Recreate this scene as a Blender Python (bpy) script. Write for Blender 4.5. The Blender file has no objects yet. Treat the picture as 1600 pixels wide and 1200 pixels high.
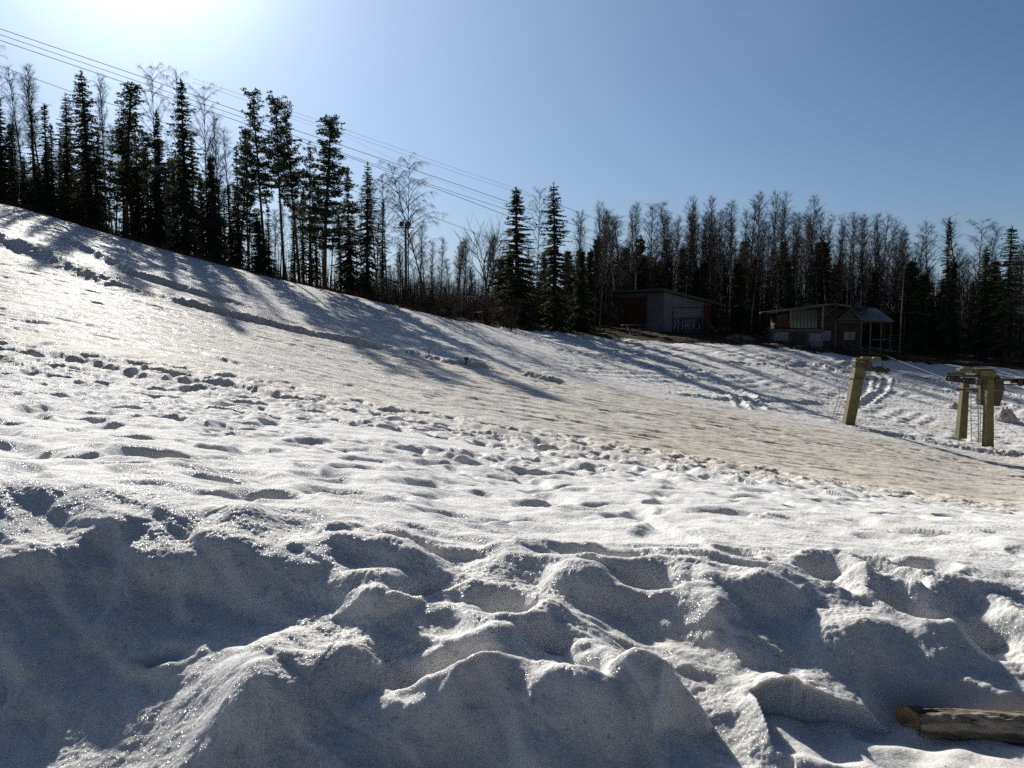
import bpy, math, random
import numpy as np
from mathutils import Vector, Matrix
S = bpy.context.scene
COL = S.collection
R = math.radians
# ------------------------------------------------------------------ camera
PITCH = R(4.9); F = 1280.0
cd = bpy.data.cameras.new('camera'); cam = bpy.data.objects.new('camera', cd); COL.objects.link(cam)
cd.sensor_width = 36; cd.lens = 36*F/1600; cd.clip_start = 0.05; cd.clip_end = 6000
cam.location = (0, 0, 0); cam.rotation_euler = (R(90)-PITCH, 0, 0)
S.camera = cam
# ------------------------------------------------------------------ sky, sun, exposure
SUN_AZ, SUN_EL = R(-24.0), R(25.5)          # azimuth from +Y towards +X
SD = Vector((math.sin(SUN_AZ)*math.cos(SUN_EL), math.cos(SUN_AZ)*math.cos(SUN_EL), math.sin(SUN_EL)))
W = bpy.data.worlds.new('World'); S.world = W; W.use_nodes = True
nt = W.node_tree; nt.nodes.clear()
N = nt.nodes.new; L = nt.links.new
sky = N('ShaderNodeTexSky'); sky.sky_type = 'NISHITA'; sky.sun_disc = False
sky.sun_elevation = SUN_EL; sky.sun_rotation = SUN_AZ; sky.altitude = 100
sky.air_density = 1.0; sky.dust_density = 0.35; sky.ozone_density = 3.0
bg = N('ShaderNodeBackground'); bg.inputs[1].default_value = 0.05
tc = N('ShaderNodeTexCoord'); nrm = N('ShaderNodeVectorMath'); nrm.operation = 'NORMALIZE'
L(tc.outputs['Generated'], nrm.inputs[0])
dt = N('ShaderNodeVectorMath'); dt.operation = 'DOT_PRODUCT'; dt.inputs[1].default_value = SD
L(nrm.outputs[0], dt.inputs[0])
def wmath(op, a, b):
    n = N('ShaderNodeMath'); n.operation = op
    for i, v in enumerate((a, b)):
        if isinstance(v, (int, float)): n.inputs[i].default_value = v
        else: L(v, n.inputs[i])
    return n.outputs[0]
dm = wmath('MAXIMUM', dt.outputs['Value'], 0.0)
g1 = wmath('MULTIPLY', wmath('POWER', dm, 140.0), 22.0)      # bright aureole of the thin high haze round the sun
g2 = wmath('MULTIPLY', wmath('POWER', dm, 20.0), 3.2)
g3 = wmath('MULTIPLY', wmath('POWER', dm, 5.0), 4.2)
gl = wmath('ADD', wmath('ADD', g1, g2), g3)
# a faint wisp of high cloud
cn = N('ShaderNodeTexNoise'); cn.inputs['Scale'].default_value = 9; cn.inputs['Detail'].default_value = 6
L(nrm.outputs[0], cn.inputs['Vector'])
cdir = Vector((410, 1280*math.cos(PITCH)+565*math.sin(PITCH), 565*math.cos(PITCH)-1280*math.sin(PITCH))).normalized()
dc = N('ShaderNodeVectorMath'); dc.operation = 'DOT_PRODUCT'; dc.inputs[1].default_value = cdir
L(nrm.outputs[0], dc.inputs[0])
wisp = wmath('MULTIPLY', wmath('MULTIPLY', wmath('POWER', wmath('MAXIMUM', dc.outputs['Value'], 0.0), 1500.0), cn.outputs[0]), 0.5)
gl = wmath('ADD', gl, wisp)
cg = N('ShaderNodeCombineColor')
for i in range(3): L(wmath('MULTIPLY', gl, (.86, 1.0, 1.03)[i]), cg.inputs[i])
ad = N('ShaderNodeVectorMath'); ad.operation = 'ADD'
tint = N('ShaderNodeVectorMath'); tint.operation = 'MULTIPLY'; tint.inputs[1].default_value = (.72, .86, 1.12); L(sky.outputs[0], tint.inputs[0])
sx_ = N('ShaderNodeSeparateXYZ'); L(nrm.outputs[0], sx_.inputs[0])
hz = wmath('MULTIPLY', wmath('POWER', wmath('SUBTRACT', 1.0, wmath('MAXIMUM', sx_.outputs[2], 0.0)), 11.0), .88)   # pale haze low over the horizon
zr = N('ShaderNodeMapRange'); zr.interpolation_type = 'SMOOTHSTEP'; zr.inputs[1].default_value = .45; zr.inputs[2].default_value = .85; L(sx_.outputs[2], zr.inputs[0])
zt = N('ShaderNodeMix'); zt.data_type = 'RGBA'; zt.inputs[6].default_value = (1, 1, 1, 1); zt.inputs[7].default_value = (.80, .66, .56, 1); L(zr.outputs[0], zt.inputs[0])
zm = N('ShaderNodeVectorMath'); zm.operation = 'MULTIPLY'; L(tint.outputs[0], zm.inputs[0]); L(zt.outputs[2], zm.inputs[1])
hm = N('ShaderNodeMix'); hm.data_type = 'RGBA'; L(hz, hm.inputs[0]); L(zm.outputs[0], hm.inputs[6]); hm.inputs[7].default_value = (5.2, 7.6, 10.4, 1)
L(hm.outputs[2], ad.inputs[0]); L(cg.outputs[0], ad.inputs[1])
br = N('ShaderNodeMapRange'); br.interpolation_type = 'SMOOTHSTEP'; br.inputs[1].default_value = -.35; br.inputs[2].default_value = .42; br.inputs[3].default_value = .36; br.inputs[4].default_value = 1.0; L(dt.outputs['Value'], br.inputs[0])   # the sky is deeper away from the sun
bs = N('ShaderNodeVectorMath'); bs.operation = 'SCALE'; L(ad.outputs[0], bs.inputs[0]); L(br.outputs[0], bs.inputs['Scale'])
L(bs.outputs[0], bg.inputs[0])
out = N('ShaderNodeOutputWorld'); L(bg.outputs[0], out.inputs[0])
sl = bpy.data.lights.new('sun', 'SUN'); sun = bpy.data.objects.new('sun', sl); COL.objects.link(sun)
sl.energy = 5.0; sl.angle = R(0.53); sl.color = (1.0, .95, .87)
sun.rotation_euler = SD.to_track_quat('Z', 'Y').to_euler(); sun.location = (0, 0, 60)
S.view_settings.view_transform = 'Standard'; S.view_settings.look = 'None'
S.view_settings.exposure = 0.2; S.view_settings.gamma = 1
S.cycles.max_bounces = 6; S.cycles.diffuse_bounces = 3; S.cycles.glossy_bounces = 2; S.cycles.transmission_bounces = 2
S.cycles.sample_clamp_direct = 6; S.cycles.sample_clamp_indirect = 2
S.cycles.use_denoising = False; S.cycles.use_adaptive_sampling = False
# ------------------------------------------------------------------ numpy noise
def sst(a, b, x):
    t = np.clip((x-a)/(b-a), 0, 1); return t*t*(3-2*t)
_rg = np.random.default_rng(7); _perm = _rg.permutation(512); _ang = _rg.random(512)*2*np.pi
_gx, _gy = np.cos(_ang), np.sin(_ang)
def perlin(x, y, seed=0):
    x = x+seed*17.13; y = y-seed*9.71
    xi = np.floor(x).astype(np.int64); yi = np.floor(y).astype(np.int64); xf = x-xi; yf = y-yi
    def g(i, j, dx, dy):
        h = _perm[(_perm[(xi+i) & 511]+yi+j) & 511]; return _gx[h]*dx+_gy[h]*dy
    u = xf**3*(xf*(xf*6-15)+10); v = yf**3*(yf*(yf*6-15)+10)
    a = g(0, 0, xf, yf); b = g(1, 0, xf-1, yf); c = g(0, 1, xf, yf-1); d = g(1, 1, xf-1, yf-1)
    return 1.5*((a+(b-a)*u)*(1-v)+(c+(d-c)*u)*v)
def fbm(x, y, o=4, seed=0, g=.5):
    s = 0; a = 1; t = 0
    for i in range(o):
        s = s+a*perlin(x*2**i, y*2**i, seed+i*3); t += a; a *= g
    return s/t
def billow(x, y, o=3, seed=0, g=.5):
    s = 0; a = 1; t = 0
    for i in range(o):
        s = s+a*np.sqrt(perlin(x*2**i, y*2**i, seed+i*3)**2+.004); t += a; a *= g
    return s/t
# ------------------------------------------------------------------ the lie of the land
TU = np.array([-500, 0, 200, 400, 600, 800, 1000, 1200, 1400, 1600, 2100.])
TY = np.array([2.3, 2.8, 3.3, 3.75, 4.2, 6.5, 11, 18, 28, 42, 56, 72, 84, 100, 130, 200, 400, 1500.])
TV = np.array([
 [1190,1200,1195,1172,1160,1155,1146,1144,1144,1144,1144],
 [ 950, 980, 985, 990, 990, 992, 986, 986, 988, 990, 992],
 [ 780, 819, 832, 842, 852, 878, 876, 878, 882, 887, 892],
 [ 700, 757, 775, 794, 816, 848, 840, 842, 852, 862, 868],
 [ 672, 730, 748, 768, 792, 826, 820, 824, 836, 845, 852],
 [ 610, 672, 690, 712, 735, 770, 775, 786, 800, 815, 830],
 [ 560, 610, 635, 665, 690, 722, 740, 762, 785, 805, 820],
 [ 500, 562, 588, 620, 650, 685, 715, 742, 768, 795, 815],
 [ 410, 470, 510, 555, 600, 635, 670, 705, 735, 765, 795],
 [ 320, 392, 440, 495, 545, 585, 620, 655, 690, 722, 750],
 [ 270, 340, 393, 450, 502, 545, 585, 620, 655, 672, 690],
 [ 240, 315, 372, 427, 472, 518, 550, 575, 603, 615, 640],
 [ 255, 320, 380, 434, 482, 507, 532, 546, 568, 578, 600],
 [ 290, 335, 390, 442, 484, 501, 516, 526, 548, 560, 580],
 [ 340, 370, 410, 452, 482, 494, 505, 513, 530, 542, 558],
 [ 430, 430, 450, 470, 484, 489, 496, 502, 508, 514, 522],
 [ 486, 486, 487, 488, 489, 489, 490, 491, 492, 494, 496],
 [ 491]*11], float)
TT = (TU-800)/F
def s_of_v(v): return np.tan(np.arctan((600-v)/F)-PITCH)
TZ = s_of_v(TV)*TY[:, None]
TZ = np.vstack([np.full((2, 11), -1.42), TZ]); TY2 = np.concatenate([[-3, 1.4], TY])
TQ = np.log(TY2+4.0)
def pchip_slopes(x, y):
    h = np.diff(x)[:, None]; d = np.diff(y, axis=0)/h
    m = np.zeros_like(y); w1 = 2*h[1:]+h[:-1]; w2 = h[1:]+2*h[:-1]
    ok = d[1:]*d[:-1] > 0
    with np.errstate(all='ignore'):
        mm = (w1+w2)/(w1/d[:-1]+w2/d[1:])
    m[1:-1] = np.where(ok, mm, 0); m[0] = d[0]; m[-1] = d[-1]
    return m
def cat_slopes(x, y):
    m = np.zeros_like(y); m[1:-1] = (y[2:]-y[:-2])/(x[2:]-x[:-2])[:, None]
    m[0] = (y[1]-y[0])/(x[1]-x[0]); m[-1] = (y[-1]-y[-2])/(x[-1]-x[-2]); return m
TM = cat_slopes(TQ, TZ)
NT = 600
tt_f = np.linspace(TT[0], TT[-1], NT)
def hermite(x, y, m, xq):
    i = np.clip(np.searchsorted(x, xq)-1, 0, len(x)-2); h = x[i+1]-x[i]; t = (xq-x[i])/h
    sh = (slice(None),)+(None,)*(y.ndim-1); t = t[sh]; h = h[sh]
    return (2*t**3-3*t**2+1)*y[i]+(t**3-2*t**2+t)*h*m[i]+(-2*t**3+3*t**2)*y[i+1]+(t**3-t**2)*h*m[i+1]
NQ = 1500
tq_f = np.linspace(TQ[0], TQ[-1], NQ)
GZ = hermite(TQ, TZ, TM, tq_f)                      # rows x 11
GZ = hermite(TT, GZ.T, cat_slopes(TT, GZ.T), tt_f).T  # rows x NT
def base_z(X, Y):
    X = np.asarray(X, float); Y = np.asarray(Y, float)
    t = np.clip(X/np.maximum(Y, 1.8), TT[0], TT[-1]-1e-6); q = np.clip(np.log(np.maximum(Y, -2.9)+4.0), TQ[0], TQ[-1]-1e-6)
    fi = (q-TQ[0])/(TQ[-1]-TQ[0])*(NQ-1); fj = (t-TT[0])/(TT[-1]-TT[0])*(NT-1)
    i = np.clip(fi.astype(int), 0, NQ-2); j = np.clip(fj.astype(int), 0, NT-2); a = fi-i; b = fj-j
    return (GZ[i, j]*(1-a)+GZ[i+1, j]*a)*(1-b)+(GZ[i, j+1]*(1-a)+GZ[i+1, j+1]*a)*b
_ys = np.exp(np.linspace(math.log(1.6), math.log(600), 4000))
def P(u, v):
    """world x, y of the ground seen at photo pixel u, v"""
    k = (600-v)/F; c = math.cos(PITCH)+k*math.sin(PITCH); s = (k*math.cos(PITCH)-math.sin(PITCH))/c; t = (u-800)/F/c
    d = base_z(t*_ys, _ys)-s*_ys
    i = np.argmax(d >= 0) if (d >= 0).any() else len(_ys)-1
    return float(t*_ys[i]), float(_ys[i])
def at(u, v, Y):
    """world point seen at pixel u, v at distance Y"""
    k = (600-v)/F; c = math.cos(PITCH)+k*math.sin(PITCH)
    return Vector(((u-800)/F/c*Y, Y, (k*math.cos(PITCH)-math.sin(PITCH))/c*Y))
# ------------------------------------------------------------------ snow relief
def polyP(pts): return [P(u, v) for u, v in pts]
def poly_dist(X, Y, pts):
    """signed distance (positive on the near side), and position along 0..1"""
    best = np.full(X.shape, 1e9); sg = np.zeros(X.shape); al = np.zeros(X.shape); n = len(pts)-1
    for i in range(n):
        (ax, ay), (bx, by) = pts[i], pts[i+1]; dx, dy = bx-ax, by-ay; l2 = dx*dx+dy*dy
        tr = ((X-ax)*dx+(Y-ay)*dy)/l2; t = np.clip(tr, 0, 1); ex, ey = X-ax-t*dx, Y-ay-t*dy
        d = np.hypot(ex, ey); m = d < best
        best = np.where(m, d, best); sg = np.where(m, np.sign(-(dx*ey-dy*ex)), sg); al = np.where(m, (i+tr)/n, al)
    return best*np.where(sg == 0, 1, sg), al
def win(X, Y, pts, r):
    xs = [p[0] for p in pts]; ys = [p[1] for p in pts]
    return np.where((X > min(xs)-r) & (X < max(xs)+r) & (Y > min(ys)-r) & (Y < max(ys)+r))[0]
RIDGES = [  # polyline in photo pixels, height, far length, near length
 ([(-60,775),(120,785),(180,815),(330,888)], .06, .40, .10),
 ([(330,888),(420,925),(500,930),(585,965),(600,1000),(735,1062),(800,1090)], .11, .30, .09),
 ([(130,852),(200,842)], .05, .12, .05),
 ([(-20,896),(98,893)], .075, .13, .06),
 ([(205,900),(345,906)], .06, .12, .05),
 ([(150,780),(240,808),(330,822),(400,850)], .04, .3, .08),
 ([(370,828),(425,828)], .06, .10, .05),
 ([(500,868),(560,886),(612,908),(650,912),(690,905)], .08, .2, .08),
 ([(400,808),(560,822),(700,832),(790,860),(830,895)], .05, .35, .12),
 ([(760,900),(860,895),(930,930),(1000,930),(1080,908),(1150,945),(1180,975)], .07, .25, .10),
 ([(1085,972),(1150,1015)], .06, .14, .06),
 ([(860,1000),(910,1015),(950,1022)], .06, .14, .06),
 ([(700,945),(760,950),(850,1000)], .05, .15, .07),
 ([(740,1040),(850,1080),(950,1150),(990,1200)], .05, .22, .08),
 ([(340,1165),(390,1090),(470,1050),(560,1040),(600,1080)], .09, .30, .16),
 ([(560,1175),(660,1170),(790,1115),(900,1130),(970,1185)], .09, .25, .10),
 ([(1180,1150),(1225,1112),(1290,1165),(1345,1215)], .09, .14, .12),
 ([(1385,1172),(1450,1165),(1490,1180)], .06, .14, .08),
 ([(1180,905),(1260,925),(1390,930)], .05, .3, .10),
 ([(1200,990),(1330,1000),(1400,985),(1480,1010)], .07, .3, .12),
 ([(1460,930),(1530,960),(1610,960)], .06, .3, .10),
]
PITS = [  # u, v, half length across, half length in depth, depth, yaw
 (228,708,.34,.30,.16,-.3),(188,726,.17,.15,.09,0),(360,738,.40,.22,.10,-.2),(415,776,.17,.14,.09,-.3),(330,748,.2,.12,.08,-.4),
 (545,766,.30,.18,.09,-.2),(600,775,.16,.12,.07,0),(655,757,.20,.2,.05,0),(700,812,.26,.13,.08,-.5),(760,822,.15,.10,.05,-.3),
 (910,795,.30,.28,.10,0),(1010,800,.16,.2,.05,0),(1140,800,.18,.2,.05,0),(1210,806,.22,.12,.08,-.6),(1395,826,.2,.2,.05,0),
 (1290,900,.11,.13,.13,-.5),(1330,925,.07,.08,.08,0),(1385,895,.08,.20,.14,.5),(1415,955,.08,.16,.12,.5),(1440,885,.12,.10,.10,0),
 (1150,875,.09,.08,.08,0),(1015,925,.14,.10,.10,0),(590,930,.22,.10,.06,-.3),(790,1000,.10,.16,.10,0),(1510,955,.14,.16,.12,.4),(1560,1000,.14,.12,.10,.4),
 (905,880,.25,.08,.07,0),(640,985,.16,.08,.05,0),(255,1040,.10,.04,.05,0),(700,1110,.18,.07,.09,0),(870,1060,.10,.05,.04,0)]
LEDGES = [  # long steps and cut tracks in the piste: polyline, height, width
 ([(-40,362),(60,395),(130,425),(200,455)], .55, .5, .6),
 ([(95,370),(140,392),(220,432),(300,456),(390,480)], .35, .4, .3),
 ([(250,462),(330,486),(450,515),(540,533),(600,545)], .36, .4, .3),
 ([(620,545),(700,566),(770,574)], .22, .35, .25),
 ([(820,584),(850,592),(880,598)], .26, .5, .3),
 ([(1050,615),(1110,622),(1200,626),(1290,628)], .20, .4, .3),
 ([(1325,668),(1400,680),(1500,700),(1600,712)], .20, .4, .35),
 ([(1470,690),(1560,706),(1640,722)], .16, .4, .3),
]
LOGA, LOGB = tuple(at(1424, 1127, 2.42)), tuple(at(1660, 1140, 2.34))
def relief(X, Y):
    t = X/np.maximum(Y, 1.8)
    h = np.zeros_like(X)
    # domain warp
    wx = .25*fbm(X*.9, Y*.9, 3, 11); wy = .25*fbm(X*.9, Y*.9, 3, 12)
    bank = sst(-1, 1.6, Y)*(1-.6*sst(3.1, 3.6, Y))*(1-sst(3.5, 4.2, Y))
    k = np.where(bank > 0)[0]
    if len(k):
        x, y = X[k], Y[k]; w = bank[k]
        d = billow((x+wx[k])*1.5+y*.5, (y+wy[k])*1.9-x*.5, 3, 3, .5)-.28
        d2 = fbm(x*1.1, y*1.3, 3, 21)
        gr = fbm(x*14, y*14, 3, 31); tk0 = x/y.clip(1.8)
        h[k] += w*((.03+.03*sst(-.35, -.05, tk0)-.02*sst(.05, .2, tk0))*d+.03*d2+.007*gr+.012*(billow(x*6+wx[k]*4, y*6, 3, 33)-.25))
        # wind-cut, melt-softened scarps running down to the right
        tk = X[k]/Y[k].clip(1.8); wt = (.55+.45*sst(-.35, -.05, tk))*(1-.35*sst(.05, .2, tk)*sst(2.5, 2.9, y))
        for fr, am, sd, wob in ((1.9, .055, 140, 1.3), (3.9, .032, 150, 1.2), (8.5, .012, 160, 1.0)):
            ph = (x*.55+y*.84)*fr+wob*fbm(x*.8, y*.8, 3, sd)+.10*perlin(x*8, y*8, sd+1)
            q = ph-np.floor(ph); sw = np.where(q > .2, (1-q)/.8, q/.2); sw = sw*sw*(3-2*sw)
            h[k] += w*wt*am*(sw-.4)*sst(-.25, .3, fbm(x*1.1, y*1.1, 2, sd+5))
    # crystals: coarse melt-frozen crust, everywhere near
    k = np.where(Y < 9)[0]
    x, y = X[k], Y[k]
    h[k] += (1-sst(5, 9, y))*(.0022*perlin(x*55, y*55, 41)+.0016*perlin(x*110, y*110, 42))*(.5+.9*sst(-.1, .3, fbm(x*2.2, y*2.2, 2, 43)))
    # shelf above the bank: soft undulations
    w = sst(2.9, 4.2, Y)*(1-sst(9, 12, Y))
    k = np.where(w > 0)[0]; x, y = X[k], Y[k]
    h[k] += w[k]*(.05*fbm(x*.9, y*.7, 3, 51)+.05*(billow(x*1.5+wx[k], y*1.3, 2, 52)-.3)+.012*fbm(x*6, y*6, 2, 53)-.075*sst(.15, .55, perlin(x*1.9, y*1.3, 54))*sst(4.5, 6, y)-.04*sst(.2, .6, perlin(x*3.1, y*2.2, 55)))
    # trampled zone
    w = sst(7.5, 11, Y)*(1-sst(20.5+3*fbm(X*.15, Y*0, 2, 5)-3*sst(.2,.6,t), 23.5, Y))
    k = np.where(w > 0)[0]; x, y = X[k], Y[k]
    den = sst(-.5, .12, fbm(x*.22, y*.35, 2, 61)+.25*sst(14, 18, y))
    b = billow(x*1.5+wx[k]*1.5, y*1.0+wy[k], 3, 62, .55)
    pit = sst(.12, .42, perlin(x*1.7, y*1.15, 64))
    h[k] += w[k]*den*(.21*(b-.3)-.12*pit+.02*fbm(x*5, y*4, 2, 63))+w[k]*.035*fbm(x*2.2, y*1.6, 2, 65)
    # groomed piste
    w = sst(20, 24, Y)*(1-sst(60, 90, Y))
    k = np.where(w > 0)[0]; x, y = X[k], Y[k]
    sx = x*.28+y*.06; sy = y*1.3-x*.12
    st = fbm(sx, sy, 4, 71, .6); holes = sst(.22, .5, perlin(x*.8, y*2.4-x*.2, 72))
    h[k] += w[k]*(.10*st-.07*holes*sst(-.3, .4, perlin(x*.12, y*.12, 73))+.04*fbm(x*2.2, y*4.5, 3, 74))
    # churned snow on the right far side
    w = sst(44, 52, Y)*sst(-.02, .12, t)
    k = np.where(w > 0)[0]; x, y = X[k], Y[k]
    h[k] += w[k]*(.085*(billow(x*3.2, y*2.2, 3, 81)-.3)+.08*fbm(x*.4, y*.35, 2, 83)+.04*np.sin((x*.8-y*.6)*5+2*perlin(x*.3, y*.3, 82))*sst(0, .3, perlin(x*.13, y*.13, 84)))
    w = sst(70, 75, Y)
    k = np.where(w > 0)[0]; x, y = X[k], Y[k]
    h[k] += w[k]*.25*fbm(x*.35, y*.35, 3, 91)
    # wheel tracks curving over the far snow
    for pts in ([(1270,570),(1330,576),(1358,590),(1352,612),(1325,632)], [(1290,562),(1360,572),(1386,592),(1380,612),(1345,634)], [(1120,566),(1200,570),(1290,590),(1320,600)], [(1180,556),(1260,566),(1320,584)],
                [(1125,610),(1150,622),(1165,640)], [(1145,606),(1172,620),(1190,640)], [(1400,600),(1480,612),(1600,640)], [(1430,590),(1520,604),(1610,622)], [(860,545),(960,560),(1080,590),(1180,612)], [(880,538),(980,552),(1100,580),(1200,602)]):
        pp = polyP(pts); k = win(X, Y, pp, 2)
        if not len(k): continue
        d, a = poly_dist(X[k], Y[k], pp); d = d+.12*perlin(X[k]*2, Y[k]*2, 103); e = sst(-.02, .1, a)*(1-sst(.9, 1.02, a))
        h[k] += e*(-.09*np.exp(-(d/.22)**2)+.09*np.exp(-((np.abs(d)-.42)/.14)**2))*(1+.5*np.sin(a*len(pts)*30))
    # named ridges
    jag = .03*perlin(X*7, Y*7, 95)+.008*perlin(X*19, Y*19, 96)
    for pts, A, lf, ln in RIDGES:
        pp = polyP(pts); k = win(X, Y, pp, 1.0)
        if not len(k): continue
        d, a = poly_dist(X[k], Y[k], pp); d = d+jag[k]
        Lp = sum(math.dist(pp[i], pp[i+1]) for i in range(len(pp)-1)); f = max(.12, .16/Lp); e = sst(-f, f, a)*(1-sst(1-f, 1+f, a))
        h[k] += (.55 if pts[0][0] > 1150 and pts[0][1] < 1050 else 1.0 if pts[0][1] > 850 else .8)*A*e*np.where(d > 0, np.exp(-(d/(ln*1.25))**2), np.exp(-(d/lf)**2))
    for u, v, a, b, dep, yaw in PITS:
        cx, cy = P(u, v); dep *= .85 if v < 850 else .65; k = win(X, Y, [(cx, cy)], 2.2*max(a, b))
        if not len(k): continue
        c, s = math.cos(yaw), math.sin(yaw); x = X[k]-cx; y = Y[k]-cy
        r = np.sqrt(((x*c+y*s)/a)**2+((-x*s+y*c)/b)**2)*(1+.22*perlin(X[k]*4/max(a*3, .5), Y[k]*4, 97))
        h[k] += -dep*(1-sst(.15, 1.15, r))+.18*dep*np.exp(-((r-1.3)/.3)**2)
    for u, v, ra, hh in ((450,1130,.24,.10),(545,1085,.10,.04),(380,1180,.12,.05),(800,1165,.22,.07),(930,1165,.12,.05),(1250,1165,.09,.09),(1330,1010,.14,.04),(1480,1010,.12,.035),(1210,950,.10,.035),(1090,960,.12,.05),(1170,1030,.07,.04),(1130,990,.07,.03),(900,930,.12,.05),(870,1010,.08,.04),(1440,1190,.12,.06)):
        cx, cy = P(u, v); k = win(X, Y, [(cx, cy)], 2.4*ra); r = np.hypot(X[k]-cx, (Y[k]-cy)*1.1)/ra+.22*perlin(X[k]*5, Y[k]*5, 110)
        h[k] += 1.25*hh*np.exp(-r**2)
    # block of snow standing in the bank
    cx, cy = P(1036, 1125); k = win(X, Y, [(cx, cy)], .4)
    if len(k):
        x = X[k]-cx; y = Y[k]-cy+.02
        r = np.maximum(np.abs(x*.9+y*.5), np.abs(-x*.6+y*1.1))*1.0+.02*perlin(X[k]*12, Y[k]*12, 98)
        h[k] += .125*np.clip(1-r/.115, 0, 1)**.75
    for pts, A, wl, wn in LEDGES:
        pp = polyP(pts); k = win(X, Y, pp, 4)
        if not len(k): continue
        d, a = poly_dist(X[k], Y[k], pp); d = d+.2*perlin(X[k]*.9, Y[k]*.9, 99)+.13*perlin(X[k]*3.5, Y[k]*3.5, 104); h[k] += .16*(billow(X[k]*2.2, Y[k]*2.2, 3, 105)-.25)*np.exp(-(d/.9)**2)
        e = sst(-.05, .15, a)*(1-sst(.85, 1.05, a))
        A *= .7; e = e*(.85+.3*sst(-.4, .3, perlin(X[k]*.5, Y[k]*.5, 102)))
        h[k] += A*e*(np.exp(-(np.maximum(-d, 0)/(wl*2.2))**2)*(d <= 0)+np.exp(-(d/wn)**2)*(d > 0)) - .35*A*e*np.exp(-((d-wn*1.8)/wn)**2)
    # the long cut track through the trampled zone
    for pts in ([(-40,538),(120,562),(250,592),(380,603),(470,628)], [(700,655),(850,690),(1000,722),(1150,752),(1270,764)]):
        pp = polyP(pts); k = win(X, Y, pp, 3); d, a = poly_dist(X[k], Y[k], pp); d = d+.12*perlin(X[k]*1.4, Y[k]*1.4, 101)
        e = sst(-.02, .1, a)*(1-sst(.9, 1.02, a))
        h[k] += e*(.08*np.exp(-((d+.3)/.26)**2)-.09*np.exp(-(d/.3)**2))
    # the hollow melted round the log
    a, b = LOGA, LOGB; dx, dy = b[0]-a[0], b[1]-a[1]; k = win(X, Y, [(a[0], a[1]), (b[0], b[1])], .5)
    if len(k):
        t_ = np.clip(((X[k]-a[0])*dx+(Y[k]-a[1])*dy)/(dx*dx+dy*dy), 0, 1); dd = np.hypot(X[k]-a[0]-t_*dx, Y[k]-a[1]-t_*dy)
        cap = a[2]+(b[2]-a[2])*t_-.035-base_z(X[k], Y[k]); far = np.maximum(dd-.06, 0); up = np.where((Y[k]-a[1])-(b[1]-a[1])*t_ > 0, 1.0, .15)
        cap = cap+far*up+.02*perlin(X[k]*9, Y[k]*9, 111)
        h[k] = np.where(cap < h[k], cap, h[k])
    return h
def ground_z(x, y): return float(base_z(np.array([x]), np.array([y]))[0]+relief(np.array([x]), np.array([y]))[0])
EU = np.array([-500, 0, 400, 650, 700, 740, 800, 900, 1000, 1200, 1400, 1500, 1600, 2100.])
EY = np.array([71, 71, 71, 69, 70, 72.5, 77, 81, 84, 86.5, 86.5, 85.5, 84, 84])
def edge_y(X, Y): return np.interp(X/np.maximum(Y, 1.8), (EU-800)/F, EY)
# ------------------------------------------------------------------ materials
MATS = {}
def mat(name, col=(.5,.5,.5), rough=.7, metal=0.0, var=.0, vscale=4.0, bump=0.0, bscale=20.0, dark=None, stretch=(1,1,1), spec=.5):
    if name in MATS: return MATS[name]
    m = bpy.data.materials.new(name); m.use_nodes = True; t = m.node_tree; n = t.nodes; p = n['Principled BSDF']
    p.inputs['Roughness'].default_value = rough; p.inputs['Metallic'].default_value = metal
    p.inputs['Specular IOR Level'].default_value = spec
    p.inputs['Base Color'].default_value = (*col, 1)
    tc = n.new('ShaderNodeTexCoord'); mp = n.new('ShaderNodeMapping'); mp.inputs['Scale'].default_value = stretch
    t.links.new(tc.outputs['Object'], mp.inputs[0])
    if var or dark:
        ns = n.new('ShaderNodeTexNoise'); ns.inputs['Scale'].default_value = vscale; ns.inputs['Detail'].default_value = 6
        t.links.new(mp.outputs[0], ns.inputs['Vector'])
        rp = n.new('ShaderNodeValToRGB'); rp.color_ramp.elements[0].position = .35; rp.color_ramp.elements[1].position = .65
        d = dark if dark else tuple(c*(1-var) for c in col); l = tuple(min(1, c*(1+var)) for c in col)
        rp.color_ramp.elements[0].color = (*d, 1); rp.color_ramp.elements[1].color = (*l, 1)
        t.links.new(ns.outputs[0], rp.inputs[0]); t.links.new(rp.outputs[0], p.inputs['Base Color'])
    if bump:
        nb = n.new('ShaderNodeTexNoise'); nb.inputs['Scale'].default_value = bscale; nb.inputs['Detail'].default_value = 5
        t.links.new(mp.outputs[0], nb.inputs['Vector'])
        b = n.new('ShaderNodeBump'); b.inputs['Strength'].default_value = .6; b.inputs['Distance'].default_value = bump
        t.links.new(nb.outputs[0], b.inputs['Height']); t.links.new(b.outputs[0], p.inputs['Normal'])
    MATS[name] = m; return m
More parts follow.
